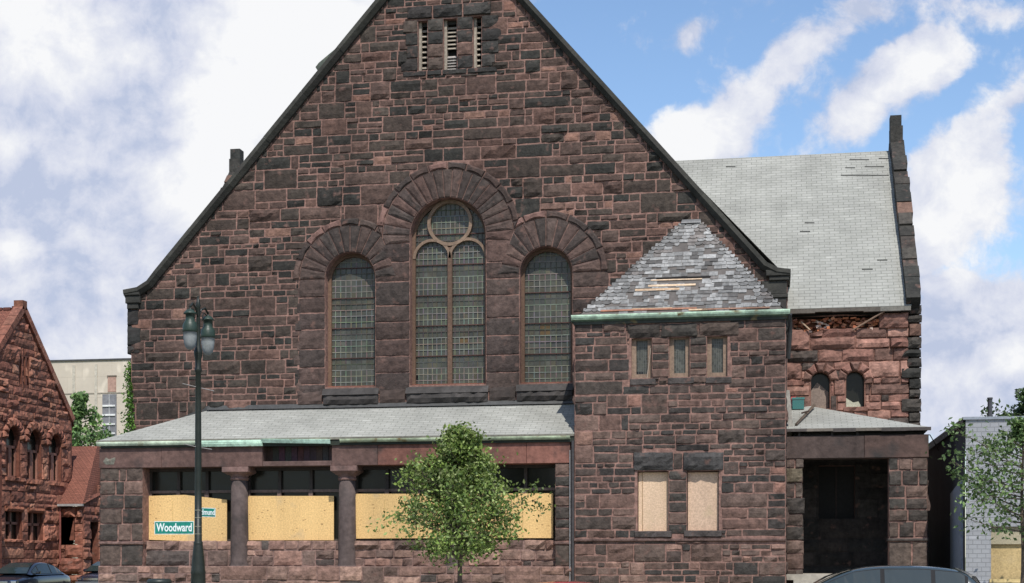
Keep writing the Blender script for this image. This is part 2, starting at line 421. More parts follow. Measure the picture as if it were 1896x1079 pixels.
# dressed piers between and beside the windows
ztop = PZ(650, 514, YN)
cols = [(dl, Lc[0] - rL, 10, (1, 1, 1)), (Lc[0] + rL, Cc[0] - rC, 11, (1,)), (Cc[0] + rC, Rc[0] - rR, 11, (1,)), (Rc[0] + rR, dr, 10, (1, 1))]
zs = PZ(829, 722, YN)
for i, (a, b, n, sp) in enumerate(cols):
    if i == 3: course(w, fN, a, b, PZ(1100, 600, YN), Rc[1], 4, rng, 'dressed')
    elif i == 0: course(w, fN, a, b, zs - .25, ztop, 7, rng, 'dressed', sp)
    else: course(w, fN, a, b, zs - .1, ztop + (1.1 if i in (1, 2) else 0), 8, rng, 'dressed', sp)
# long and short stones on the left edge of the dressed area
z = zs
while z < ztop - .3:
    rough(w, fN, dl - rng.uniform(.05, .3), dl + .1, z + .02, z + .36, rng, pick('dressed', rng), .03, .02); z += rng.uniform(.4, .75)
# louvre surround: three lintels, posts between the slits
x0, x1 = slx0, slx1
zt = slits[1][3]
cut = [x0 - .05, PX(801, YN), PX(857, YN), x1 + .1]
for a, b in zip(cut, cut[1:]): rough(w, fN, a + .02, b - .02, zt + .05, slz1 - .02, rng, pick('pier' if rng.random() < .45 else 'dark', rng), .09, .03)
edges = [(x0 - .3, slits[0][0]), (slits[0][1], slits[1][0]), (slits[1][1], slits[2][0]), (slits[2][1], x1 + .45)]
for k, (a, b) in enumerate(edges):
    zz = slz0 + .16; hh = (zt + .03 - zz) / 4
    for q in range(4):
        e = rng.uniform(0, .25) if k in (0, 3) else 0
        aa = a + (e if k == 0 else 0); bb = b - (e if k == 3 else 0)
        rough(w, fN, aa + .012, bb - .012, zz + q * hh + .012, zz + (q + 1) * hh - .012, rng, pick('pier' if rng.random() < .45 else 'dark', rng), .05, .02)
for a, b in ((x0 - .2, PX(790, YN)), (PX(790, YN), PX(818, YN)), (PX(818, YN), PX(865, YN)), (PX(865, YN), x1 + .3)):
    rough(w, fN, a + .015, b - .015, slz0 - .02, slz0 + .15, rng, pick('pier' if rng.random() < .45 else 'dark', rng), .06, .02)
nave = w.build('nave_wall', M['stone'], church)
# arches
def ring(mb, c, r0, r1, n, a0, a1, rng, pal, prot, clips, amp=.02, gap=.012, colf=None):
    for k in range(n):
        t0 = a0 + (a1 - a0) * k / n; t1 = a0 + (a1 - a0) * (k + 1) / n
        g0 = gap / r0; g1 = gap / r1
        m_ = (t0 + t1) / 2
        pl = [(c[0] + r0 * math.cos(t0 + g0), c[1] + r0 * math.sin(t0 + g0)), (c[0] + r0 * math.cos(m_), c[1] + r0 * math.sin(m_)), (c[0] + r0 * math.cos(t1 - g0), c[1] + r0 * math.sin(t1 - g0)),
              (c[0] + r1 * math.cos(t1 - g1), c[1] + r1 * math.sin(t1 - g1)), (c[0] + r1 * math.cos(m_), c[1] + r1 * math.sin(m_)), (c[0] + r1 * math.cos(t0 + g1), c[1] + r1 * math.sin(t0 + g1))]
        for (pp, nn) in clips: 
            pl = clip(pl, pp, nn)
            if len(pl) < 3: break
        if len(pl) < 3: continue
        rpoly(mb, fN, pl, rng, colf(k) if colf else pick(pal, rng), prot * rng.uniform(.85, 1.1), amp)
def radical(A, RA, B, RB):
    dx, dz = B[0] - A[0], B[1] - A[1]; d = math.hypot(dx, dz); a = (RA ** 2 - RB ** 2 + d * d) / (2 * d)
    return ((A[0] + dx * a / d, A[1] + dz * a / d), (dx / d, dz / d))
pL, nL = radical(Cc, RC, Lc, RL); pR, nR = radical(Cc, RC, Rc, RR)
def arch(c, r, R, n, a0, a1, clips, bandpink, nh):
    mb = MB(); hood = 12.5 / sN
    # mortar bed
    bed = []
    pts = [(c[0] + (r + .0) * math.cos(a0 + (a1 - a0) * i / 40), c[1] + r * math.sin(a0 + (a1 - a0) * i / 40)) for i in range(41)]
    pto = [(c[0] + (R - .02) * math.cos(a0 + (a1 - a0) * i / 40), c[1] + (R - .02) * math.sin(a0 + (a1 - a0) * i / 40)) for i in range(41)]
    for i in range(40):
        pl = [pts[i], pts[i + 1], pto[i + 1], pto[i]]
        for pp, nn in clips:
            pl = clip(pl, pp, nn)
            if len(pl) < 3: break
        if len(pl) >= 3: mb.add([fN.p(u, v, .024) for u, v in pl] , [tuple(range(len(pl)))], (.13, .078, .064))
    ring(mb, c, r, R - hood, n, a0, a1, rng, 'dressed', .056, clips, amp=.012, gap=.012)
    mb.build('voussoir_arch', M['stone'], church)
    hb = MB()
    # soffit of the arch in line with the reveal
    ring(hb, c, R - hood + .008, R, nh, a0, a1, rng, 'dressed', .085, clips, amp=.006, gap=.012, colf=lambda k: (.15, .085, .07) if k in bandpink else pick('dressed', rng))
    hb.build('hood_mould', M['stone'], church)
neg = lambda v: (-v[0], -v[1])
arch(Cc, rC, RC, 21, math.radians(-6), math.radians(186), [(pL, neg(nL)), (pR, neg(nR))], (6, 10), 12)
arch(Lc, rL, RL, 14, 0, math.pi, [(pL, nL)], (5, 6), 9)
arch(Rc, rR, RR, 14, 0, math.pi, [(pR, nR)], (4, 5), 8)
# sloping sills
sb = MB()
for (a, b) in ((dl - .05, PX(598, YN)), (PX(598, YN), PX(702, YN)), (PX(702, YN), PX(752, YN)), (PX(752, YN), PX(905, YN)), (PX(905, YN), PX(956, YN)), (PX(956, YN), PX(1062, YN))):
    z1 = PZ((a and 829), 718, YN) if False else zb[1] - .02
    wide = b - a > 1.2
    zt_ = zb[0] if a < -11 else (zb[1] if a < -8.2 else zb[2])
    if wide:
        sb.add([fN.p(a, zt_ - .02, -.4), fN.p(b, zt_ - .02, -.4), fN.p(b, zt_ - .05, .02), fN.p(a, zt_ - .05, .02), fN.p(a, zt_ - .28, .14), fN.p(b, zt_ - .28, .14)],
               [(0, 1, 2, 3), (3, 2, 5, 4)], (.052, .047, .044))
        rough(sb, fN, a + .01, b - .01, dz0 - .02, zt_ - .27, rng, (.045, .04, .037), .14, .03)
    else:
        rough(sb, fN, a + .012, b - .012, dz0 + .0, zt_ - .1, rng, pick('dressed', rng), .07, .02)
sb.build('window_sill', M['trim'], church)
# ---- lancet windows
def lancet(c, r, zbot, seed, tracery=False, amber=()):
    r_ = random.Random(seed); cx, sp = c
    fr = front(YN + .40); fm = MB(); fw = .11
    brown = (.125, .075, .05)
    def strip(inner, outer, d0, d1, cc=brown):
        n = len(inner)
        for i in range(n - 1):
            A, B, C, D = inner[i], inner[i + 1], outer[i + 1], outer[i]
            fm.add([fr.p(*A, d1), fr.p(*B, d1), fr.p(*C, d1), fr.p(*D, d1), fr.p(*A, d0), fr.p(*B, d0), fr.p(*C, d0), fr.p(*D, d0)],
                   [(0, 1, 2, 3), (0, 1, 5, 4), (3, 2, 6, 7)], cc)
    strip(archloop(cx, r - fw, sp, zbot), archloop(cx, r + .01, sp, zbot), -.05, .07)
    fm.fbox(fr, cx - r, cx + r, zbot, zbot + .07, -.05, .10, (.19, .075, .05))
    holes = [(cx, r - fw, sp)]
    if tracery:
        fm.fbox(fr, cx - .075, cx + .075, zbot + .07, sp - .3, -.04, .088, brown)
        rr = (r - fw) / 2; sp2 = sp - .66
        for s in (-1, 1):
            c2 = cx + s * (rr + .02)
            ia, oa_ = archloop(c2, rr - .03, sp2, sp2 - .02)[1:-1], archloop(c2, rr + .065, sp2, sp2 - .02)[1:-1]
            keep = [i for i in range(len(ia) - 1) if math.hypot(ia[i][0] - cx, ia[i][1] - sp - .52) > 38 / sN + .03]
            for i in keep: strip(ia[i:i + 2], oa_[i:i + 2], -.04, .094, (.19, .13, .09))
        oc = sp + .52; orr = 38 / sN
        a = [(cx + (orr - .02) * math.cos(t * math.pi / 16), oc + (orr - .02) * math.sin(t * math.pi / 16)) for t in range(33)]
        b = [(cx + (orr + .09) * math.cos(t * math.pi / 16), oc + (orr + .09) * math.sin(t * math.pi / 16)) for t in range(33)]
        strip(a, b, -.04, .10, (.19, .13, .09))
    f = fm.build('arched_window', M['wood'], church)
    # panes: small leaded lights, each a slightly tilted quad with its own tint
    g = MB(); fg = front(YN + .435); R = r - .05
    nx = 16 if tracery else 9; pw = 2 * R / nx; ph = .205 if True else 0
    x0 = cx - R; top = sp + R
    nz = int((top - zbot) / ph) + 1
    lead = MB()
    for j in range(nz):
        for i in range(nx):
            a, b, c_, d = x0 + i * pw, x0 + (i + 1) * pw, zbot + j * ph, zbot + (j + 1) * ph
            if d > sp and math.hypot((a + b) / 2 - cx, (c_ + d) / 2 - sp) > R + .12: continue
            k = r_.uniform(.82, 1.18); base = (.058, .059, .045)
            if r_.random() < .22: base = (.066, .060, .038)
            if r_.random() < .10: base = (.044, .046, .038)
            if (i, j) in amber: base = (.10, .06, .02)
            if tracery and j == 1 and i == 0: base = (.004, .004, .004)
            bz = lambda ii, jj: .018 * math.sin(math.pi * ((jj % 5) / 5)) * math.sin(math.pi * ((ii * (2 if tracery else 1) / nx) % 1)) * math.sin(seed + jj // 5 * 2.1); t = [bz(i, j) + r_.uniform(-.003, .003), bz(i + 1, j) + r_.uniform(-.003, .003), bz(i + 1, j + 1 - (1e-9)) + r_.uniform(-.003, .003), bz(i, j + 1 - 1e-9) + r_.uniform(-.003, .003)]
            g.add([fg.p(a, c_, t[0]), fg.p(b, c_, t[1]), fg.p(b, d, t[2]), fg.p(a, d, t[3])], [(0, 1, 2, 3)], tuple(k * q for q in base))
    g.build('leaded_pane', M['leaded'], f)
    lc = (.17, .17, .145); ld = (.075, .075, .062)
    for i in range(1, nx):
        x = x0 + i * pw; h = sp + math.sqrt(max(R * R - (x - cx) ** 2, 0))
        for j in range(int((h - zbot) / ph) + 1):
            za = zbot + j * ph; zc = min(za + ph, h)
            if zc <= za: continue
            lead.fbox(fg, x - .013, x + .013, za, zc, .006, .018, tuple(r_.uniform(.7, 1.1) * q for q in (lc if (j % 5) < 3 else ld)))
    for j in range(1, nz):
        z = zbot + j * ph; hw = R if z < sp else math.sqrt(max(R * R - (z - sp) ** 2, 0))
        if hw > .05: lead.fbox(fg, cx - hw, cx + hw, z - .013, z + .013, .007, .02, tuple(r_.uniform(.8, 1.15) * q for q in (lc if (j % 5) != 4 else ld)))
    lead.build('lead_came', M['plain'], f)
    z = zbot + 5 * ph
    while z < sp + r * .5:
        hw = R if z < sp else math.sqrt(R * R - (z - sp) ** 2)
        bars = MB(); bars.fbox(fg, cx - hw, cx + hw, z - .014, z + .014, .02, .045, (.075, .036, .03)); bars.build('saddle_bar', M['wood'], f); z += 5 * ph
    return f
lancet(Lc, rL, zb[0], 1); lancet(Cc, rC, zb[1], 2, True, ((10, 7), (11, 7))); lancet(Rc, rR, zb[2], 3, False, ((3, 8), (4, 8), (3, 9), (4, 9)))
# dark interior behind the glass
ib = MB(); ib.box(dl, dr, YN + .5, YN + .54, 3, Cc[1] + 1.6, (.01, .01, .01)); ib.build('inner_lining', M['plain'], church)
# louvred slits
tan = (.27, .235, .19)
for k, (a, b, c, d) in enumerate(slits):
    m_ = MB(); fr = front(YN + .26)
    m_.fbox(fr, a, a + .09, c, d, -.1, .12, tan); m_.fbox(fr, b - .03, b, c, d, -.1, .06, tan)
    m_.fbox(fr, a, b, d - .12, d, -.1, .02, (.03, .03, .028)); m_.fbox(fr, a, b, c - .02, c + .05, -.1, .06, tan)
    m_.fbox(fr, a, b, c, d, -.14, -.12, (.006, .006, .006))
    lv = m_.build('louvre_window', M['wood'], church)
    n = 8 if k != 1 else 11; z0 = c + .05; z1 = d - .2
    for q in range(n):
        z = z0 + (z1 - z0) * (q + .3) / n
        if k == 1: z = z0 + (z1 - z0) * ((q + .3) / n if q > 4 else (q * .72 + .2) / n)
        s = MB(); s.add([fr.p(a + .09, z, .05), fr.p(b - .03, z, .05), fr.p(b - .03, z + .085, -.04), fr.p(a + .09, z + .085, -.04),
               fr.p(a + .09, z + .02, .06), fr.p(b - .03, z + .02, .06), fr.p(b - .03, z + .105, -.03), fr.p(a + .09, z + .105, -.03)],
              [(0, 1, 2, 3), (4, 5, 6, 7), (0, 1, 5, 4), (2, 3, 7, 6)], tan if k != 1 or q > 4 else (.26, .24, .22))
        s.build('louvre_slat', M['wood'], lv)
# ---- coping along the gable
def coping(pxs, width, joints, name='gable_coping', top=.0):
    pts = [P(x, y, YN) for x, y in pxs]
    mb = MB(); n = len(pts); inn = []
    for i in range(n):
        a = pts[max(i - 1, 0)]; b = pts[min(i + 1, n - 1)]
        d = (b[0] - a[0], b[1] - a[1]); L = math.hypot(*d); nn = (d[1] / L, -d[0] / L)
        inn.append((pts[i][0] + nn[0] * width, pts[i][1] + nn[1] * width))
    return pts, inn
def seg_coping(pts, inn, rng_, cuts):
    mb = MB(); acc = 0
    for i in range(len(pts) - 1):
        L = math.dist(pts[i], pts[i + 1]); m = max(1, int(L / cuts))
        for k in range(m):
            t0, t1 = k / m + .002 / L, (k + 1) / m - .002 / L
            if m == 1: t0, t1 = 0, 1
            q = lambda A, B, t: (A[0] + (B[0] - A[0]) * t, A[1] + (B[1] - A[1]) * t)
            poly = [q(pts[i], pts[i + 1], t0), q(pts[i], pts[i + 1], t1), q(inn[i], inn[i + 1], t1), q(inn[i], inn[i + 1], t0)]
            g = rng_.uniform(.8, 1.2); c = (.037 * g, .036 * g, .030 * g); o_ = rng_.uniform(0, .02)
            mid_ = [((poly[0][0] + poly[3][0]) / 2, (poly[0][1] + poly[3][1]) / 2), ((poly[1][0] + poly[2][0]) / 2, (poly[1][1] + poly[2][1]) / 2)]
            v = [fN.p(*poly[3], .10 + o_), fN.p(*poly[2], .10 + o_), fN.p(*mid_[1], .22 + o_), fN.p(*mid_[0], .22 + o_), fN.p(*poly[1], .20 + o_), fN.p(*poly[0], .20 + o_),
                 fN.p(*poly[1], -.7), fN.p(*poly[0], -.7), fN.p(*poly[2], -.7), fN.p(*poly[3], -.7), fN.p(*poly[2], .0), fN.p(*poly[3], .0)]
            mb.add(v, [(0, 1, 2, 3), (3, 2, 4, 5), (5, 4, 6, 7), (7, 6, 8, 9), (0, 1, 10, 11), (0, 3, 5, 7, 9), (1, 2, 4, 6, 8)], c)
    return mb
pts, inn = coping([(832, -160), (560, 172), (288, 505), (275, 522), (258, 533), (232, 538)], -.27, 1)
pts = pts; m1 = seg_coping(pts, [(a, b) for a, b in inn], random.Random(5), 1.7)
pts, inn = coping([(832, -160), (1116, 152), (1400, 465), (1420, 487), (1440, 497), (1464, 500)], .27, 1)
m2 = seg_coping(pts, inn, random.Random(6), 1.9)
m1.build('gable_coping', M['trim'], church); m2.build('gable_coping', M['trim'], church)
# kneelers
kb = MB(); kr = random.Random(4)
def knl(mb, px0, px1, py0, py1, d, c=(.038, .037, .032)):
    a, zt0 = P(px0, py0, YN); b, zb0 = P(px1, py1, YN); mb.fbox(fN, min(a, b), max(a, b), PZ((px0 + px1) / 2, py1, YN), PZ((px0 + px1) / 2, py0, YN), -.7, d, c, 0, .02)
knl(kb, 233, 262, 538, 548, .20); knl(kb, 235, 262, 548, 562, .15); knl(kb, 237, 258, 562, 572, .10)
for a, b in ((572, 603), (603, 640), (640, 655)): rough(kb, fN, PX(236, YN), PX(262 - (a % 7), YN), PZ(245, b, YN) + .02, PZ(245, a, YN) - .02, kr, pick('dark', kr), .05, .03)
kb.box(PX(236, YN) - .0, PX(246, YN), YN + .01, YN + .6, PZ(245, 655, YN), PZ(245, 572, YN), (.03, .03, .027))
kb.build('kneeler', M['trim'], church)
kb = MB()
knl(kb, 1418, 1464, 501, 512, .20); knl(kb, 1424, 1461, 512, 520, .15); knl(kb, 1410, 1457, 520, 545, .08); knl(kb, 1410, 1459, 545, 552, .12); knl(kb, 1405, 1456, 552, 600, .07)
kb.build('kneeler', M['trim'], church)
# ---- roofs of nave and transept
az_ = PZ(832, -150, YN); ex0, ex1 = xl - .1, xr + .1; el = PZ(243, 548, YN)
mb = MB(); yb = 68
sl = (az_ - .35 - el) / (apex[0] - ex0)
roofface(mb, (ex0, YN + .5, el - .1), (apex[0], YN + .5, az_ - .35), (apex[0], yb, az_ - .35), (ex0, yb, el - .1))
roofface(mb, (ex1, YN + .5, el - .1), (apex[0], YN + .5, az_ - .35), (apex[0], yb, az_ - .35), (ex1, yb, el - .1))
set_rc(mb.build('nave_roof', M['shingle'], church))
mb = MB(); mb.add([(ex0, yb, 0), (ex1, yb, 0), (ex1, yb, el), (apex[0], yb, az_ - .4), (ex0, yb, el)], [(0, 1, 2, 3, 4)], MORTD); mb.build('back_gable', M['stone'], church)
YR = 55.5
txr = PX(1704, YW); txl = P(441, 300, YR)[0] - .25
ez = PZ(1690, 567, YW); rz = PZ(1645, 279, YR)
mb = MB(); yf = YW - .28; ezf = ez - .02
roofface(mb, (txl + .3, yf, ezf), (txr - .3, yf, ezf), (txr - .3, YR, rz), (txl + .3, YR, rz))
roofface(mb, (txl + .3, 2 * YR - yf, ezf), (txr - .3, 2 * YR - yf, ezf), (txr - .3, YR, rz), (txl + .3, YR, rz))
sr = Vector((0, YR - yf, rz - ezf)).normalized()
nr = Vector((0, -sr.z, sr.y))
def onroof(px, py):
    """pixel -> point on the transept's front slope"""
    t = (px - HX) / F; d = Vector((t * CT - ST, t * ST + CT, (HY - py) / F)); o = Vector((0, 0, EYE)); p0 = Vector((0, yf, ezf))
    k = (p0 - o).dot(nr) / d.dot(nr); return o + d * k
tr = set_rc(mb.build('transept_roof', M['shingle'], church))
mb = MB()
for (a, y, b) in ((1344, 307, 1362), (1573, 294, 1609), (1627, 292, 1645), (1565, 309, 1583), (1601, 307, 1637), (1557, 323, 1646), (1490, 411, 1508), (1481, 427, 1500), (1624, 480, 1643), (1596, 497, 1616)):
    A, B = onroof(a, y + 2), onroof(b, y + 2); up = sr * .055; lf = nr * .006
    mb = MB(); mb.add([A + lf - up * .3, B + lf - up * .3, B + lf + up, A + lf + up], [(0, 1, 2, 3)], (.05, .05, .045)); mb.build('missing_shingle', M['plain'], tr)
mb = MB()   # ragged eave board
x = PX(1440, YW)
while x < txr - .35:
    L = rng.uniform(.5, 1.3); e = min(x + L, txr - .32); dz = rng.uniform(-.03, .015)
    mb.fbox(front(yf), x, e, ezf - .13 + dz, ezf - .01, -.2, .02, (.10, .085, .07) if rng.random() < .6 else (.16, .15, .13)); x = e
mb.build('eave_board', M['wood'], tr)
# parapets of the transept gables: one rough stone after another up the slope
def parapet(x0, x1, seed, lo=0.0):
    r = random.Random(seed); mb = MB(); L = math.hypot(YR - YW, rz - ez); n = 15; d = Vector((0, YR - YW, rz - ez)).normalized(); nn = Vector((0, -d.z, d.y))
    base = Vector((0, YW, ez)); t = -.1
    mb.box(x0 + .05, x1 - .05, YW, 2 * YR - YW, 0, ez - .1, MORTD)
    fr = Fr(base, (0, d.y, 0), (1, 0, 0))
    for s in (1, -1):
        t = -.15
        while t < L:
            k = min(r.uniform(.4, .72), L - t + .05); c = pick('quoin', r); up = r.uniform(.40, .5)
            a, b = t + .012, t + k - .012; e0 = r.uniform(-.03, .02); e1 = r.uniform(-.03, .05)
            v = []
            for tt in (a, b):
                for h in (-.5, up):
                    for xx in (x0 + e0 * .3, x1 + e1):
                        q = base + d * tt + nn * h
                        v.append((xx, q.y if s == 1 else 2 * YR - q.y, q.z))
            mb.add(v, [(0, 1, 3, 2), (4, 6, 7, 5), (0, 4, 5, 1), (2, 3, 7, 6), (0, 2, 6, 4), (1, 5, 7, 3)], c)
            # rock face toward the street
            if s == 1:
                q = base + d * b + nn * -.05
            t += k
    # apex stone
    zt = PZ(1660, 216, YR)
    mb.box(x0, x1 - .02, YR - .34, YR + .34, rz - .5, zt - .42, (.034, .032, .028)); mb.box(x0, x1 - .06, YR - .22, YR + .22, zt - .41, zt, (.03, .03, .027))
    # gable wall under it
    mb.add([(x1 - .06, YW, 0), (x1 - .06, 2 * YR - YW, 0), (x1 - .06, 2 * YR - YW, ez), (x1 - .06, YR, rz + .2), (x1 - .06, YW, ez)], [(0, 1, 2, 3, 4)], MORTD)
    mb.add([(x0 + .06, YW, 0), (x0 + .06, 2 * YR - YW, 0), (x0 + .06, 2 * YR - YW, ez), (x0 + .06, YR, rz + .2), (x0 + .06, YW, ez)], [(0, 1, 2, 3, 4)], MORTD)
    return mb.build('gable_parapet', M['stone'], church)
parapet(txr - .46, txr, 3); parapet(txl, txl + .46, 4)
# ---- transept front wall
fW = front(YW); tl = PX(1448, YW); mb = MB()
def pw(px, py): return P(px, py, YW)
aw = []
for cx, ra, top, bot in ((1519, 17, 688, 757), (1583.5, 16.5, 686, 753)):
    c = pw(cx, top + ra); aw.append((c, ra / SC(cx, YW), PZ(cx, bot, YW)))
holes = [archloop(c[0], r, c[1], b, 16) for c, r, b in aw]
cav = [pw(1468, 588), pw(1560, 582), pw(1627, 584), pw(1627, 606), pw(1590, 612), pw(1530, 608), pw(1490, 622), pw(1470, 618)]
holes_all = holes + [cav[::-1]]
po = [PX(1487, YP), PX(1645, YP)]
dw = (PX(1515, YW), PX(1583, YW), PZ(1550, 960, YW), PZ(1550, 862, YW))
door = [(dw[0], dw[2]), (dw[0], dw[3]), (dw[1], dw[3]), (dw[1], dw[2])]
holes_all.append(door)
MT = (.17, .085, .062)
mb.wall(fW, [(tl, 0), (tl, ez - .25), (txr - .02, ez - .25), (txr - .02, 0)], holes_all, .4, MT)
def mW(x, z):
    if inside([(a, b) for a, b in cav], x, z): return False
    for c, r, b in aw:
        if (b - .12 < z < c[1] and abs(x - c[0]) < r + .02) or (z >= c[1] and math.hypot(x - c[0], z - c[1]) < r + .2): return False
    if dw[0] - .05 < x < dw[1] + .05 and dw[2] - .05 < z < dw[3] + .05: return False
    return x < txr - .35
tr_ = random.Random(12)
zmid = PZ(1600, 800, YW)
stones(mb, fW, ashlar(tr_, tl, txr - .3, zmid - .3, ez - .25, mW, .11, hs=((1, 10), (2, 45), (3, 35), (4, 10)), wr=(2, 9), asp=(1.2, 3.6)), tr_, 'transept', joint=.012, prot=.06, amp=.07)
stones(mb, fW, ashlar(tr_, tl, txr - .3, 0, zmid - .3, mW, .18, wr=(2, 5)), tr_, 'dark', joint=.02)  # darker stones: the porch's inner shade is put into the wall colour
for (u0, u1, z0, z1) in ((tl, dw[0], 0, zmid), (dw[1], txr - .05, 0, zmid), (dw[0], dw[1], 0, dw[2]), (dw[0], dw[1], dw[3], zmid)): mb.add([fW.p(u0, z0, .002), fW.p(u1, z0, .002), fW.p(u1, z1, .002), fW.p(u0, z1, .002)], [(0, 1, 2, 3)], (.03, .026, .024))  # near-black sheets over the mortar, porch shade put into the colour
z = 0
while z < ez + .1:                                                # quoins on the corner
    h = tr_.uniform(.26, .5); rough(mb, fW, txr - tr_.choice((.36, .42, .6)), txr + tr_.uniform(0, .05), z + .012, z + h - .012, tr_, pick('quoin' if z > 5 else 'pier', tr_), .09, .05); z += h
rough(mb, fW, PX(1627, YW), PX(1682, YW), PZ(1655, 608, YW), PZ(1655, 579, YW), tr_, (.20, .10, .075), .14, .03)
for c, r, b in aw:
    n = 5
    for k in range(n):
        t0 = math.pi * k / n + .015; t1 = math.pi * (k + 1) / n - .015; R = r + .31
        pl = [(c[0] + r * math.cos(t0), c[1] + r * math.sin(t0)), (c[0] + r * math.cos(t1), c[1] + r * math.sin(t1)), (c[0] + R * math.cos(t1), c[1] + R * math.sin(t1)), (c[0] + R * math.cos(t0), c[1] + R * math.sin(t0))]
        rpoly(mb, fW, pl, tr_, pick('transept', tr_), .08, .02)
    rough(mb, fW, c[0] - r - .1, c[0] + r + .12, b - .16, b, tr_, (.16, .08, .06), .14, .03)
twall = mb.build('transept_wall', M['stone'], church)
# rubble hole under the eave: loose bricks and timber
mb = MB(); rb = random.Random(8)
mb.add([fW.p(u, v, -.38) for u, v in cav], [tuple(range(len(cav)))], (.20, .09, .055))
cxs = [q[0] for q in cav]; czs = [q[1] for q in cav]
for k in range(230):
    u = rb.uniform(min(cxs) - .1, max(cxs)); v = rb.uniform(min(czs) - .12, max(czs) - .02)
    if not inside(cav, u, v + .08): continue
    L, H = rb.uniform(.06, .2), rb.uniform(.04, .09); c = rb.choice(((.42, .15, .07), (.36, .12, .06), (.5, .22, .12), (.55, .42, .34), (.22, .09, .06), (.30, .12, .07)))
    d = rb.uniform(-.3, .06); a = rb.uniform(-.5, .5)
    ca, sa = math.cos(a), math.sin(a)
    pp = [(u + x * ca - y * sa, v + x * sa + y * ca) for x, y in ((-L / 2, -H / 2), (L / 2, -H / 2), (L / 2, H / 2), (-L / 2, H / 2))]
    mb.prism(fW, pp, d - .1, d, c)
mb.build('rubble_fill', M['plain'], twall)
mb = MB()
A, B = pw(1578, 612), pw(1637, 578); mb.tube([fW.p(*A, .1), fW.p(*B, .25)], .03, 6, (.2, .13, .09)); mb.build('broken_lath', M['wood'], twall); mb = MB(); A, B = pw(1483, 596), pw(1500, 612); mb.tube([fW.p(*A, .08), fW.p(*B, .1)], .025, 6, (.35, .25, .17))
mb.build('broken_lath', M['wood'], twall)
mb = MB(); mb.fbox(fW, tl, txr - .5, ez - .27, ez - .12, -.5, -.1, (.02, .018, .016)); mb.build('wall_plate', M['wood'], twall)
for k, (c, r, b) in enumerate(aw):
    m_ = MB(); m_.fbox(fW, c[0] - r, c[0] + r, b, c[1] + r, -.36, -.34, (.045, .05, .045)); g = m_.build('small_arched_window', M['glass'], church)
    if k == 0:
        m_ = MB(); m_.prism(fW, [(c[0] - r, b), (c[0] + r * .9, b), (c[0] + r * .9, c[1] - .35), (c[0] + .0, c[1] - .1), (c[0] - .1, c[1] - .02), (c[0] - r, c[1] - .3)], -.30, -.27, (.22, .17, .14)); m_.build('board', M['osb'], g)
    else:
        m_ = MB(); m_.prism(fW, [(c[0] - r, b), (c[0] + r * .8, b), (c[0] + r * .4, b + .2), (c[0] - .05, b + .17), (c[0] - r, b + .33)], -.30, -.27, (.36, .36, .28)); m_.build('board', M['osb'], g)
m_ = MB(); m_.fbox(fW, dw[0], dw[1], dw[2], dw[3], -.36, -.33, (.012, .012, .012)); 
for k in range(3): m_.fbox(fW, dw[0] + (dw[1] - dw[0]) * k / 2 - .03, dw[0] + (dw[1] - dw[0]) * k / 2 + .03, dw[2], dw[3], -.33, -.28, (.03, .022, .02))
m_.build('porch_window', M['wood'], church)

# ================================================================== TOWER BAY
fT = front(YT); rt = random.Random(21)
ta, tb = PX(1064, YT), PX(1455, YT); tz = PZ(1260, 590, YT)
def pt_(px, py): return P(px, py, YT)
uw = [(PX(a, YT), PX(b, YT), PZ((a + b) / 2, y1, YT), PZ((a + b) / 2, y0, YT)) for a, b, y0, y1 in ((1169, 1207, 626, 700), (1239, 1277, 624, 698), (1309, 1347, 622, 697))]
lw = [(PX(a, YT), PX(b, YT), PZ((a + b) / 2, y1, YT), PZ((a + b) / 2, y0, YT)) for a, b, y0, y1 in ((1180, 1238, 872, 983), (1272, 1331, 872, 982))]
rect = lambda r: [(r[0], r[2]), (r[0], r[3]), (r[1], r[3]), (r[1], r[2])]
mb = MB(); mb.wall(fT, [(ta, 0), (ta, tz), (tb, tz), (tb, 0)], [rect(r) for r in uw + lw], .28, MORT)
mb.box(ta + .002, ta + .3, YT + .02, YW, 0, tz, MORTD); mb.box(tb - .3, tb - .002, YT + .02, YW, 0, tz, MORTD)
zbelt = PZ(1260, 1000, YT)
uz0, uz1 = PZ(1260, 712, YT), PZ(1260, 599, YT)
def mT(x, z):
    for (a, b, c, d) in uw:
        if a - .05 < x < b + .05 and c - .26 < z < d + .45: return False
    if uw[0][0] < x < uw[2][1] and uw[0][2] < z < uw[0][3]: return False
    for (a, b, c, d) in lw:
        if a - .12 < x < b + .12 and d < z < d + .62: return False
        if a - .05 < x < b + .05 and c - .22 < z < d: return False
    if lw[0][1] < x < lw[1][0] and lw[0][2] - .2 < z < lw[0][3] + .6: return False
    if abs(z - zbelt) < .06: return False
    return True
def palT(x, z): return 'tower' if z > zbelt else ('low' if rt.random() < .25 else 'tower')
stones(mb, fT, ashlar(rt, ta, tb, 0, tz, mT), rt, 'tower', colf=palT)
side_ashlar(mb, left(ta), YT + .02, YN, 0, tz, 31, 'tower'); side_ashlar(mb, right(tb), YT + .02, YW, 0, tz, 32, 'tower')
for i, (a, b, c, d) in enumerate(uw):
    rough(mb, fT, a - .12 if i == 0 else (uw[i - 1][1] + a) / 2 + .02, b + .35 if i == 2 else (b + uw[i + 1][0]) / 2 - .02, d + .01, d + .42, rt, pick('pier', rt), .06, .05)
    rough(mb, fT, a - .05, b + .14, c - .22, c - .02, rt, (.055, .047, .043), .07, .03)
for i in (0, 1): course(mb, fT, uw[i][1], uw[i + 1][0], uw[i][2] - .2, uw[i][3], 6, rt, 'pier')
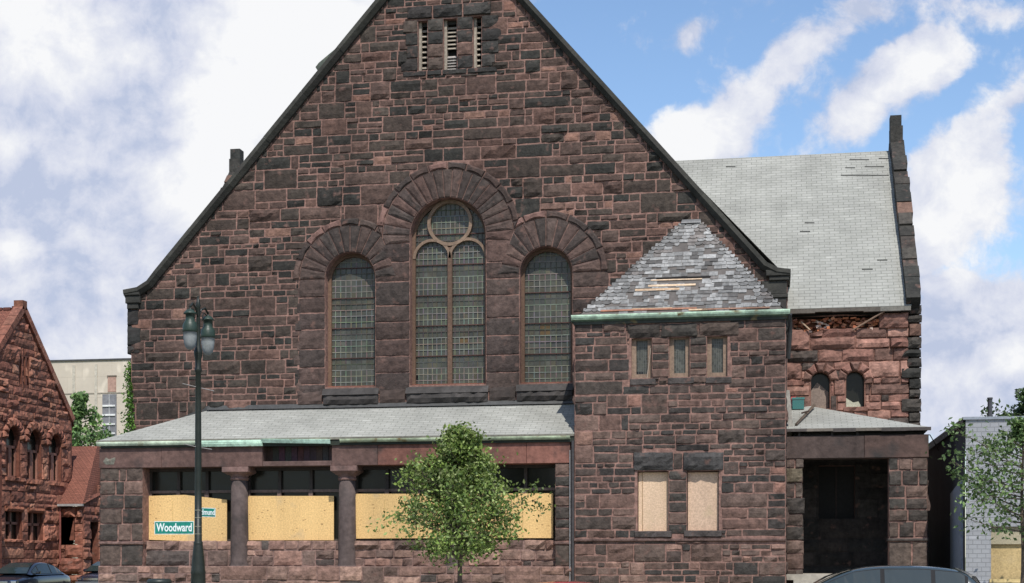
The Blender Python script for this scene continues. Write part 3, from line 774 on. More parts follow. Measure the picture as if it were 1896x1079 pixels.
for a, b, c, d in lw:
    rough(mb, fT, a - .12, b + .14, d + .02, d + .58, rt, (.045, .042, .040), .09, .05)
    rough(mb, fT, a - .10, b + .10, c - .2, c, rt, (.06, .05, .046), .12, .02)
course(mb, fT, lw[0][1], lw[1][0], lw[0][2] - .1, lw[0][3], 6, rt, 'pier')
rough(mb, fT, lw[0][1] + .15, lw[1][0] - .15, lw[0][3] + .05, lw[0][3] + .55, rt, pick('tower', rt), .03, .02)
mb.fbox(fT, ta - .02, tb, zbelt - .035, zbelt + .05, 0, .07, (.10, .062, .052), 0, .02)
mb.build('tower_wall', M['stone'], church)
for i, (a, b, c, d) in enumerate(uw):
    m_ = MB(); fr = front(YT + .2); q = .14; woodc = (.20, .14, .10)
    for (x0, x1, z0, z1) in ((a, a + q, c, d), (b - q, b, c, d), (a + q, b - q, c, c + .14), (a + q, b - q, d - .05, d)): m_.fbox(fr, x0, x1, z0, z1, -.05, .06, woodc)
    if i == 0: m_.tube([fr.p(b - q - .02, c, .1), fr.p(b - .04, d - .3, .1)], .018, 6, (.3, .24, .19))
    f = m_.build('small_window', M['wood'], church)
    m_ = MB(); 
    for jj in range(12):
        for ii in range(5):
            x0 = a + q + (b - a - 2 * q) * ii / 5; x1 = a + q + (b - a - 2 * q) * (ii + 1) / 5; z0 = c + .14 + (d - c - .19) * jj / 12; z1 = c + .14 + (d - c - .19) * (jj + 1) / 12
            k = rt.uniform(.6, 1.4)
            cc = (.003, .003, .003) if (i == 0 and jj == 0 and ii < 3) else (.052 * k, .053 * k, .043 * k)
            m_.fbox(fr, x0 + .006, x1 - .006, z0 + .006, z1 - .006, -.03, -.02 + rt.uniform(0, .006), cc)
    m_.fbox(fr, a + q, b - q, c + .14, d - .05, -.04, -.025, (.12, .12, .11))
    m_.build('leaded_pane', M['leaded'], f)
for i, (a, b, c, d) in enumerate(lw):
    m_ = MB(); m_.fbox(fT, a + .02, b - .02, c + .005, d - .03, -.26, -.2 + .03 * i, (.50, .355, .25) if i else (.54, .39, .265)); m_.fbox(fT, a, b, c, d, -.279, -.265, (.02, .02, .02))
    if not i: m_.fbox(fT, a + .13, a + .16, c + .01, d - .04, -.20, -.196, (.3, .2, .12))
    o = m_.build('window_board', M['osb'], church)
# ---- tower roof
YE = YT - .12
E0, E1 = P(1072, 583, YE), P(1452, 575, YE); T0, T1 = P(1263, 411, YN - .12), P(1297, 411, YN - .12)
E0 = Vector((E0[0], YE, (E0[1] + E1[1]) / 2)); E1 = Vector((E1[0], YE, E0.z)); T0 = Vector((T0[0], YN - .12, (T0[1] + T1[1]) / 2)); T1 = Vector((T1[0], YN - .12, T0.z))
B0 = Vector((E0.x, YN - .05, E0.z)); B1 = Vector((E1.x, YN - .05, E1.z))
mb = MB()
nF = (E1 - E0).cross(T0 - E0).normalized()
if nF.y > 0: nF = -nF
mb.add([E0, E1, T1, T0, B0, B1], [(0, 1, 2, 3), (0, 3, 4), (1, 2, 5), (0, 1, 5, 4)], (.10, .088, .08))
troof = mb.build('tower_roof', M['plain'], church)
mb = MB(); rs = random.Random(17)
def slates(mb, a0, a1, b0, b1, nrm, rows, special=True):
    for r in range(rows):
        t0, t1 = r / rows, (r + 1.25) / rows
        L0, R0 = a0.lerp(b0, t0), a1.lerp(b1, t0); up = (b0 - a0).lerp(b1 - a1, .5)
        L1 = a0.lerp(b0, min(t1, 1)); R1 = a1.lerp(b1, min(t1, 1)); W = (R0 - L0).length; dirx = (R0 - L0).normalized()
        lo = (a0.lerp(a1, .5)).lerp(b0.lerp(b1, .5), t0); hi = (a0.lerp(a1, .5)).lerp(b0.lerp(b1, .5), min(t1, 1)); upv = hi - lo
        x = -W / 2 + rs.uniform(0, .15) * 0
        x -= rs.uniform(0, .2)
        bald = rs.uniform(-.3, .3)
        while x < W / 2:
            w_ = rs.uniform(.15, .30); a, b = max(x, -W / 2), min(x + w_, W / 2); x += w_ + .008
            if b - a < .05: continue
            u = ((a + b) / 2) / max(W, .1)
            nf = noise.noise(Vector(((a + b) * .9, r * .33, 3.1)))
            miss = .07 + (.38 if nf < -.16 else 0)
            if special and r in (8, 9) and -.19 < u < .14: continue
            if special and r in (0,) and rs.random() < .75: continue
            if special and abs(u) < .40 and r > 0 and rs.random() < miss: continue
            edge = abs(u) > .36 or r > rows - 8
            k = rs.uniform(.55, 1.2)
            c = (.225 * k, .222 * k, .214 * k)
            if rs.random() < .25: c = (.10 * k, .095 * k, .09 * k)
            if nf > .25 and rs.random() < .5: c = (.15 * k, .135 * k, .125 * k)
            l0 = .02 + rs.uniform(0, .014); l1 = .006; sk = rs.uniform(-.012, .012)
            dz = upv * rs.uniform(-.12, .05)
            p0 = lo + dirx * a + nrm * l0 + dz; p1 = lo + dirx * b + nrm * l0 + dz; 
            sh = 1.0 if not edge else .82
            p2 = lo + dirx * (b + sk) + upv * sh + nrm * l1; p3 = lo + dirx * (a + sk) + upv * sh + nrm * l1
            if edge and rs.random() < .7:     # rounded butts near the hips and the top
                m_ = (p0 + p1) / 2; cut = (b - a) * .28
                q = [p0 + upv * .25, p0 + dirx * cut, p1 - dirx * cut, p1 + upv * .25, p2, p3]
                low = [v - nrm * l0 * 1.0 for v in q[:4]]
                mb.add(q + low, [(0, 1, 2, 3, 4, 5), (0, 1, 7, 6), (1, 2, 8, 7), (2, 3, 9, 8)], c)
            else:
                mb.add([p0, p1, p2, p3, p0 - nrm * l0, p1 - nrm * l0], [(0, 1, 2, 3), (0, 1, 5, 4)], c)
slates(mb, E0, E1, T0, T1, nF, 26)
nLs = (B0 - E0).cross(T0 - E0).normalized(); nLs = nLs if nLs.x < 0 else -nLs
nRs = (B1 - E1).cross(T1 - E1).normalized(); nRs = nRs if nRs.x > 0 else -nRs
slates(mb, E0, B0, T0, T0 + Vector((0, .01, 0)), nLs, 25, False); slates(mb, E1, B1, T1, T1 + Vector((0, .01, 0)), nRs, 25, False)
mb.build('slate', M['slate'], troof)
mb = MB()
def onT(px, py):
    t = (px - HX) / F; d = Vector((t * CT - ST, t * ST + CT, (HY - py) / F)); o = Vector((0, 0, EYE)); k = (E0 - o).dot(nF) / d.dot(nF); return o + d * k
for (a, y, b, c, hh, sp_) in ((1176, 540, 1258, (.40, .28, .18), .09, 0), (1200, 532, 1288, (.46, .34, .23), .08, 0), (1205, 521, 1300, (.42, .31, .21), .05, .0), (1196, 517, 1316, (.012, .01, .01), .04, 0), (1112, 578, 1290, (.26, .12, .075), .07, 0), (1170, 574, 1245, (.5, .33, .19), .035, 0), (1275, 576, 1310, (.46, .33, .21), .06, 0), (1300, 575, 1425, (.22, .12, .08), .06, 0)):  # battens, plus one near-black strip painted as the dark of a hole
    A, B = onT(a, y), onT(b, y - (b - a) * .03); up = (T0 - E0).normalized() * hh; up = Vector((0, up.y, up.z)) * 1.2
    mb.add([A + nF * .012, B + nF * .012, B + up + nF * .012, A + up + nF * .012, A + nF * .035, B + nF * .035, B + up + nF * .035, A + up + nF * .035], [(4, 5, 6, 7), (0, 1, 5, 4), (2, 3, 7, 6), (0, 3, 7, 4), (1, 2, 6, 5)], c)
mb.build('batten_and_hole', M['wood'], troof)
mb = MB(); mb.add([T0 + Vector((-.02, -.1, 0)), T1 + Vector((.02, -.1, 0)), T1 + Vector((0, 0, .09)), T0 + Vector((0, 0, .09)), T0 + Vector((-.02, -.12, -.05)), T1 + Vector((.02, -.12, -.05))], [(0, 1, 2, 3), (0, 1, 5, 4)], (.13, .13, .13)); mb.build('roof_flashing', M['metal'], troof)
# copper gutter and cornice of the tower
def gutter(mb, fr, u0, u1, z, c=(.36, .53, .40), h=.14, d=.14, n=1, jit=0.0, r=random.Random(3)):
    for k in range(n):
        a, b = u0 + (u1 - u0) * k / n, u0 + (u1 - u0) * (k + 1) / n; dz = r.uniform(-jit, jit)
        prof = [(0, 0), (d * .5, .0), (d, h * .45), (d, h * .6), (d * 1.12, h * .66), (d * 1.12, h), (d, h), (d * .92, h * .75), (0, h * .3)]
        pts = [fr.p(u, z + dz + v, q) for u in (a + .002, b - .002) for q, v in prof]; m = len(prof)
        mb.add(pts, [(i, (i + 1) % m, (i + 1) % m + m, i + m) for i in range(m)] + [tuple(range(m)), tuple(range(m, 2 * m))], c)
mb = MB(); fE = front(YE); gz = E0.z - .13
gutter(mb, fE, PX(1058, YE), PX(1463, YE), gz, (.42, .56, .42), d=.1, n=5); gutter(mb, left(PX(1066, YE)), YE, YN - .3, gz, (.42, .56, .42), d=.1); gutter(mb, right(PX(1456, YE)), YE, YN, gz, (.42, .56, .42), d=.1)
mb.build('copper_gutter', M['copper'], church)
mb = MB(); mb.box(ta - .1, tb + .1, YT - .09, YN, gz - .05, gz + .02, (.06, .09, .06)); mb.box(ta - .03, tb + .03, YT - .06, YN, gz - .14, gz - .05, (.035, .04, .032)); mb.build('cornice', M['copper'], church)
mb = MB()
mb.tube([(tb + .12, YT - .1, gz), (tb + .13, YT + .15, gz - .5), (tb + .07, YT + .3, gz - 1.3)], .07, 8, (.03, .03, .03)); mb.build('downpipe', M['metal'], church)

# ================================================================== ARCADE
fA = front(YA); ra = random.Random(41)
def pa(px, py): return P(px, py, YA)
aL, aR = PX(185, YA), ta - .005
zE0 = PZ(620, 862, YA); zE1 = PZ(620, 822, YA); zsill = PZ(620, 1000, YA); zbase = PZ(620, 1048, YA)
# entablature beam: lengths of dressed stone, one gone
mb = MB()
cuts = [185, 262, 487]; bx = [(185, 300), (300, 487), (615, 700), (700, 820), (820, 975), (975, 1056)]
for a, b in bx:
    g = ra.uniform(.85, 1.2); x0, x1 = PX(a, YA), PX(b, YA)
    c = (.105 * g, .062 * g, .052 * g) if a < 700 else (.17 * g, .075 * g, .056 * g)
    mb.fbox(fA, x0 + .004, x1 - .004, zE0, zE1, -.75, .05 + ra.uniform(0, .015), c, 0, .012)
mb.fbox(fA, PX(487, YA), PX(615, YA), zE0, zE0 + .16, -.75, .05, (.10, .062, .053), 0, .012)
mb.build('entablature', M['trim'], church)
mb = MB(); x0, x1 = PX(487, YA), PX(615, YA)
mb.fbox(fA, x0, x1, zE0 + .16, zE1 + .1, -.5, -.35, (.035, .025, .02))
for k in range(11): mb.fbox(fA, x0 + (x1 - x0) * k / 11 + .01, x0 + (x1 - x0) * (k + 1) / 11 - .01, zE0 + .17, zE1 + .1, -.35, -.32 - ra.uniform(0, .03), tuple(ra.uniform(.6, 1.2) * q for q in (.06, .042, .033)))
mb.build('exposed_timber', M['wood'], church)
# piers
def pier(fr, px0, px1, zlo, zhi, ncourse, r, pal, thick, Y, splits=(2, 2, 3), prot=.04, left_side=False, jag=0):
    mb = MB(); a, b = PX(px0, Y), PX(px1, Y)
    mb.fbox(fr, a + .02, b - .02, 0, zhi, -thick, 0, MORT)
    course(mb, fr, a, b, zlo, zhi, ncourse, r, pal, splits, joint=.018, prot=prot, amp=.02)
    return mb
mb = pier(fA, 185, 265, PZ(225, 1005, YA) + .06, zE0, 5, ra, 'pier', .75, YA)
a, b = PX(185, YA), PX(265, YA)
course(mb, fA, a, b, zbase, PZ(225, 1005, YA) - .05, 1, ra, 'pier', (2,)); mb.fbox(fA, a - .02, b + .02, PZ(225, 1005, YA) - .05, PZ(225, 1005, YA) + .04, -.7, .07, (.13, .08, .068), 0, .02)
rough(mb, fA, PX(188, YA), PX(216, YA), PZ(200, 862, YA) + .02, PZ(200, 852, YA) + .1, ra, (.13, .125, .10), .07, .004)
fL = left(PX(185, YA)); course(mb, fL, YA, YA + .75, zbase, zE0, 6, ra, 'pier', (1, 2))
mb.build('stone_pier', M['stone'], church)
mb = pier(fA, 1027, 1056, PZ(1040, 1005, YA) + .06, zE0, 7, ra, 'pier', .75, YA, (1,))
mb.fbox(fA, PX(1027, YA) - .01, ta, PZ(1040, 1005, YA) - .05, PZ(1040, 1005, YA) + .04, -.7, .06, (.13, .08, .068), 0, .02)
course(mb, fA, PX(1027, YA), PX(1056, YA), zbase, PZ(1040, 1005, YA) - .05, 1, ra, 'pier')
mb.fbox(fA, PX(1054, YA), ta, 0, zE1, -.7, -.02, MORTD)
mb.build('stone_pier', M['stone'], church)
# the end wall of the arcade (left flank)
mb = MB(); mb.box(aL + .05, aL + .4, YA + .7, YN, 0, zE1, MORTD); side_ashlar(mb, left(aL + .05), YA + .75, YN, 0, zE1, 33, 'tower'); mb.build('arcade_end_wall', M['stone'], church)
# low wall and base course
fLW = front(YA + .28); mb = MB(); x0, x1 = PX(265, YA), PX(1027, YA)
mb.fbox(fLW, x0 - .05, x1 + .05, 0, zsill - .02, -.5, 0, (.20, .125, .105))
stones(mb, fLW, ashlar(ra, x0 - .02, x1 + .02, zbase, zsill, lambda a, b: True, .105, hs=((1, 8), (2, 45), (3, 47)), asp=(1.3, 3.4)), ra, 'low', joint=.014, prot=.035, amp=.04)
mb.build('low_wall', M['stone'], church)
fB = front(YA - .04); mb = MB(); mb.fbox(fB, aL - .04, aR, 0, zbase, -.6, 0, (.20, .125, .105))
stones(mb, fB, ashlar(ra, aL - .04, aR, 0, zbase, lambda a, b: True, .12, hs=((1, 8), (2, 60), (3, 32)), asp=(1.4, 3.6)), ra, 'low', joint=.014, prot=.03, amp=.035)
mb.build('base_course', M['stone'], church)
# columns
for cx in (437, 637.5, 838):
    c = PX(cx, YA) + .01; yc = YA + .30; s = SC(cx, YA); h = s
    zc0 = PZ(cx, 886, YA); zc1 = zE0
    R = 16.2 / s; cb = (.078, .058, .053)
    m_ = MB(); m_.lathe(c, yc, [(R * 1.10, zbase), (R * 1.10, zbase + .05), (R * 1.02, zbase + .12), (R * 1.03, zbase + .8), (R * .99, (zbase + zc0) / 2), (R * .94, zc0 - .02)], 28, cb)
    for p in range(len(m_.c)): m_.c[p] = cb
    m_.box(c - R * 1.15, c + R * 1.15, yc - R * 1.15, yc + R * 1.15, zbase - .1, zbase + .005, (.15, .095, .08))
    colo = m_.build('column', M['trim'], church, smooth=True)
    m_ = MB(); cc = (.16, .098, .084)
    m_.lathe(c, yc, [(R * .95, zc0 - .05), (R * 1.06, zc0 - .02), (R * 1.06, zc0 + .04), (R * .98, zc0 + .06), (R * 1.12, zc0 + .13), (R * 1.4, zc0 + .24), (R * 1.5, zc0 + .27)], 28, cc)
    hw = 25 / s; m_.box(c - hw, c + hw, yc - hw, yc + hw, zc1 - .17, zc1 - .002, cc); 
    m_.add([(c - hw, yc - hw, zc1 - .17), (c + hw, yc - hw, zc1 - .17), (c + hw, yc + hw, zc1 - .17), (c - hw, yc + hw, zc1 - .17), (c - R, yc - R, zc0 + .12), (c + R, yc - R, zc0 + .12), (c + R, yc + R, zc0 + .12), (c - R, yc + R, zc0 + .12)], [(0, 1, 5, 4), (1, 2, 6, 5), (2, 3, 7, 6), (3, 0, 4, 7)], cc)
    m_.build('capital', M['trim'], colo)
# glazed band and plywood
fG = front(YA + .62); bays = [(265, 425), (449, 625), (650, 826), (850, 1027)]
zg = PZ(620, 908, YA + .6); 
for k, (a, b) in enumerate(bays):
    x0, x1 = PX(a, YA) - .1, PX(b, YA) + .1
    m_ = MB(); n = 3
    m_.fbox(fG, x0, x1, zg - .05, zg + .04, -.06, .05, (.12, .085, .07)); m_.fbox(fG, x0, x1, zE0 - .1, zE0, -.06, .05, (.04, .03, .025))
    m_.fbox(fG, x0, x1, zsill - .05, zsill + .05, -.06, .05, (.05, .04, .03))
    for q in range(n + 1):
        u = x0 + .1 + (x1 - x0 - .2) * q / n; m_.fbox(fG, u - .05, u + .05, zsill, zE0 - .1, -.06, .06, (.035, .027, .022))
        m_.fbox(fG, u - .07, u + .07, zg - .35, zg + .02, .06, .10, (.11, .075, .062))
    wf = m_.build('arcade_window', M['wood'], church)
    m_ = MB(); m_.fbox(fG, x0, x1, zsill, zE0, -.1, -.06, (.02, .02, .015)); m_.build('glass_pane', M['glass'], wf)
bd = [((270, 918), (342, 916), (420, 925), (420, 1004), (270, 999)), ((456, 918), (618, 918), (618, 1000), (456, 1000)), ((657, 914), (824, 914), (824, 996), (657, 997)), ((856, 914), (1024, 913), (1024, 996), (856, 996))]
for k, pl in enumerate(bd):
    Yb = YA + .50; fb = front(Yb); q = [P(x, y, Yb) for x, y in pl]
    m_ = MB(); m_.prism(fb, q, -.03, 0, (.62, .41, .175)); c2 = (.50, .33, .13)
    us = [u for u, v in q]; n = 3 if k != 1 else 2
    if k != 1:
        for j in (1, 2):
            u = min(us) + (max(us) - min(us)) * j / 3; m_.fbox(fb, u - .011, u + .011, min(v for _, v in q) + .05, max(v for _, v in q) - .2, 0, .003, c2)
    # nail heads and knots
    for j in range(40): u = ra.uniform(min(us) + .05, max(us) - .05); v = ra.uniform(q[-1][1] + .1, q[0][1] - .15); s = ra.uniform(.008, .03); m_.fbox(fb, u - s, u + s, v - s * .5, v + s * .5, 0, .004, (.34, .21, .09))
    m_.build('plywood_board', M['osb'], church)
m_ = MB(); m_.box(aL + .4, aR, YA + .9, YA + .95, 0, zE1, (.01, .01, .01)); m_.build('dark_backing', M['plain'], church)
# roof
YG = YA - .14
ev = P(620, 810, YG)[1]; rgz = PZ(700, 754, YN)
A0 = Vector((PX(178, YG), YG, ev)); A1 = Vector((ta - .01, YG, ev)); R1 = Vector((ta - .01, YN - .02, rgz)); hx = P(385, 758, YN)[0]; R0 = Vector((hx, YN - .02, rgz)); Bk = Vector((A0.x, YN + .9, ev))
mb = MB(); mb.add([A0, A1, R1, R0], [(0, 1, 2, 3)]); mb.add([A0, R0, Bk], [(0, 1, 2)]); mb.add([A0, A1, Vector((A1.x, YN, ev - .03)), Vector((A0.x, YN, ev - .03))], [(0, 1, 2, 3)])
ar = set_rc(mb.build('arcade_roof', M['shingle'], church))
mb = MB(); mb.add([R0 + Vector((0, -.12, .0)), R1 + Vector((0, -.12, 0)), R1 + Vector((0, -.0, .16)), R0 + Vector((0, 0, .16))], [(0, 1, 2, 3)], (.05, .05, .048))
a_, b_ = R0 + Vector((0, -.04, .02)), Vector((xl + .1, YN - .05, A0.z + (rgz - A0.z) * (xl + .1 - A0.x) / (hx - A0.x) + .03))
mb.add([a_, b_, b_ + Vector((0, 0, .1)), a_ + Vector((0, 0, .14))], [(0, 1, 2, 3)], (.05, .05, .048)); mb.build('lead_flashing', M['metal'], ar)
mb = MB(); mb.box(A0.x, A1.x, YG - .01, YG + .02, ev - .06, ev + .012, (.16, .15, .12)); mb.build('drip_edge', M['wood'], ar)
mb = MB(); fg = front(YG)
gutter(mb, fg, PX(180, YG), PX(365, YG), ev - .17, (.46, .53, .40), .13, .08, 2, .0)
gutter(mb, fg, PX(365, YG), PX(487, YG), ev - .24, (.46, .64, .50), .2, .09, 1)
gutter(mb, fg, PX(630, YG), PX(1056, YG), ev - .16, (.36, .42, .28), .11, .08, 3, .0)
x0, x1 = PX(486, YG), PX(613, YG); mb.add([fg.p(x0, ev - .02, .14), fg.p(x1, ev - .07, .12), fg.p(x1, ev - .2, .06), fg.p(x0, ev - .14, .07)], [(0, 1, 2, 3)], (.48, .66, .54))
mb.add([fg.p(x0, ev - .02, .14), fg.p(x1, ev - .07, .12), fg.p(x1, ev - .05, 0), fg.p(x0, ev + .0, 0)], [(0, 1, 2, 3)], (.40, .56, .42))
mb.build('copper_gutter', M['copper'], church)
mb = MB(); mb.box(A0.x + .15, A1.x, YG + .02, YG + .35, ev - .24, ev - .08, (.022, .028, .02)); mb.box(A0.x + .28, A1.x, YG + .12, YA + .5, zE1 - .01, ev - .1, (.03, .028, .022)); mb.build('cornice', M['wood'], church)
mb = MB(); xd = PX(1060.5, YA - .1); mb.tube([(xd, YA - .12, 0.1), (xd, YA - .12, ev - .2)], .045, 8, (.05, .045, .045)); mb.tube([(xd - .09, YA - .1, .1), (xd - .09, YA - .1, ev - .5)], .014, 6, (.3, .3, .3)); mb.build('downpipe', M['metal'], church)

# ================================================================== SIDE PORCH (right)
fP = front(YP); rp = random.Random(51)
pL_, pR_ = tb + .005, PX(1718, YP); oL, oR = PX(1487, YP), PX(1645, YP); pz0, pz1 = PZ(1580, 848, YP), PZ(1580, 806, YP)
mb = MB(); mb.fbox(fP, pL_, oL - .03, 0, pz0, -.55, 0, MORT)
z = 0; k = 0
while z < pz0 - .15:
    h = min(rp.uniform(.34, .52), pz0 - z); 
    if pz0 - z - h < .2: h = pz0 - z
    e = rp.uniform(-.03, .05)
    if rp.random() < .35: m_x = pL_ + .28; rough(mb, fP, pL_ + .01, m_x - .01, z + .012, z + h - .012, rp, pick('tower', rp), .05, .03); rough(mb, fP, m_x + .01, oL + e, z + .012, z + h - .012, rp, pick('pier', rp), .06, .04)
    else: rough(mb, fP, pL_ + .01, oL + e, z + .012, z + h - .012, rp, pick('pier', rp) if rp.random() < .8 else (.085, .068, .045), .06, .04)
    rough(mb, right(oL - .03), YP + .01, YP + .5, z + .012, z + h - .012, rp, pick('pier', rp), .03 + e * .5, .03)
    z += h
mb.build('stone_pier', M['stone'], church)
mb = MB(); mb.fbox(fP, oR + .02, pR_ - .02, 0, pz0, -.55, 0, MORT); zb2 = PZ(1680, 999, YP)
course(mb, fP, oR, pR_, zb2 + .06, pz0, 6, rp, 'pier', (2, 3, 2), joint=.018, prot=.045); course(mb, fP, oR, pR_, 0.1, zb2 - .05, 2, rp, 'pier', (2,), joint=.018, prot=.045)
mb.fbox(fP, oR - .02, pR_ + .02, zb2 - .045, zb2 + .04, -.5, .07, (.06, .048, .042), 0, .02)
mb.box(pR_ - .4, pR_ - .02, YP + .5, YW, 0, pz0, MORTD); side_ashlar(mb, right(pR_ - .02), YP + .02, YW, 0, pz0, 61, 'tower')  # side wall added to close this end and keep the sun out
mb.build('stone_pier', M['stone'], church)
mb = MB(); xm = PX(1600, YP); mb.fbox(fP, pL_, xm, pz0, pz1, -.6, .05, (.062, .043, .037), 0, .015); mb.fbox(fP, xm + .006, pR_ + .02, pz0, pz1, -.6, .055, (.080, .050, .041), 0, .015); mb.box(pR_ - .5, pR_ + .018, YP + .6, YW, pz0, pz1, (.08, .05, .04))
mb.build('entablature', M['trim'], church)
YQ = YP - .12; q0 = Vector((PX(1457, YQ), YQ, P(1580, 793, YQ)[1])); q1 = Vector((PX(1724, YQ), YQ, q0.z)); hz_ = PZ(1500, 752, YW); r0 = Vector((q0.x, YW, hz_ + .02)); r1 = Vector((PX(1500, YW), YW - .02, hz_)); r0.z = hz_; b1 = Vector((q1.x, YW + .5, q0.z))
mb = MB(); mb.add([q0, q1, r1, r0], [(0, 1, 2, 3)]); mb.add([q1, b1, r1], [(0, 1, 2)]); mb.add([q0, q1, Vector((q1.x, YW, q0.z - .04)), Vector((q0.x, YW, q0.z - .04))], [(0, 1, 2, 3)])
pr = set_rc(mb.build('porch_roof', M['shingle'], church))
mb = MB(); fq = front(YQ); x = q0.x
while x < q1.x - .1:
    L = rp.uniform(.3, .9); e = min(q1.x, x + L); mb.fbox(fq, x, e, q0.z - .07 - rp.uniform(0, .03), q0.z + .015, -.06, .015 + rp.uniform(0, .02), (.06, .05, .045) if rp.random() < .7 else (.13, .11, .09)); x = e
for x in (PX(1541, YQ), PX(1588, YQ), PX(1480, YQ)): mb.box(x - .03, x + .03, YQ + .1, YQ + .2, q0.z - .35, q0.z - .05, (.03, .025, .022))
mb.build('eave_board', M['wood'], pr)
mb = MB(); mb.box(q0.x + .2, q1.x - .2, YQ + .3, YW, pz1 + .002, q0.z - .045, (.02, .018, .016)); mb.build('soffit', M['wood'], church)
mb = MB(); flz = PZ(1570, 1063, YP); mb.box(pL_, pR_ - .4, YP - .15, YW, flz - .18, flz, (.33, .30, .25)); 
for k in range(5): mb.box(oL - .3, oR + .3, YP - .15 - .32 * (k + 1), YP - .15 - .32 * k - .004, 0, flz - .18 * (k + 1), (.33, .30, .25))
mb.build('porch_steps', M['plain'], church)
# small things lying on the porch roof
def onQ(px, py):
    n = (q1 - q0).cross(r1 - q0).normalized(); t = (px - HX) / F; d = Vector((t * CT - ST, t * ST + CT, (HY - py) / F)); o = Vector((0, 0, EYE)); return o + d * ((q0 - o).dot(n) / d.dot(n))
p = onQ(1477, 757); mb = MB(); a = .2
mb.box(p.x - .17, p.x + .2, p.y - .15, p.y + .15, p.z - .02, p.z + .33, (.012, .115, .10)); mb.box(p.x - .19, p.x + .22, p.y - .17, p.y + .17, p.z + .30, p.z + .36, (.02, .15, .13)); mb.box(p.x - .21, p.x - .05, p.y + .16, p.y + .28, p.z + .1, p.z + .42, (.45, .05, .04))
tag(mb.build('crate', M['paint']), 'teal plastic crate with a red panel left on the side porch roof', 'crate')
p1, p2 = onQ(1474, 789) + Vector((0, -.0, .05)), onQ(1508, 757) + Vector((0, 0, .12))
mb = MB(); mb.tube([p1, p2], .045, 5, (.10, .075, .055)); m_ = (p1 + p2) / 2 + Vector((0, 0, .07)); mb.tube([m_ + Vector((-.13, 0, -.02)), m_ + Vector((.12, 0, .05))], .03, 5, (.07, .05, .04))
tag(mb.build('broken_timber', M['wood']), 'dark broken timber lying across the pale roof of the side porch', 'timber')
x0, z0 = P(1461, 788, YP + .2); x1, z1 = P(1457, 722, YP + .2); mb = MB(); f_ = front(YP + .2); mb.prism(f_, [(x0 - .02, z0 - .05), (x0 + .13, z0 - .05), (x1 + .08, z1), (x1 - .04, z1)], -.04, 0, (.36, .34, .30))
tag(mb.build('leaning_board', M['wood']), 'pale upright board leaning on the tower corner above the side porch roof', 'board')
# dormer on the far side of the nave roof
mb = MB(); dx, dz_ = P(612, 100, 51); zt_ = P(600, 92, 51)[1]
A = [P(584, 124, 51), P(590, 116, 51), P(628, 84, 51), P(660, 46, 51), P(660, 110, 51), P(600, 150, 51)]
mb.prism(front(51), A, -1.2, 0, (.06, .07, .055)); mb.build('roof_dormer', M['copper'], church)
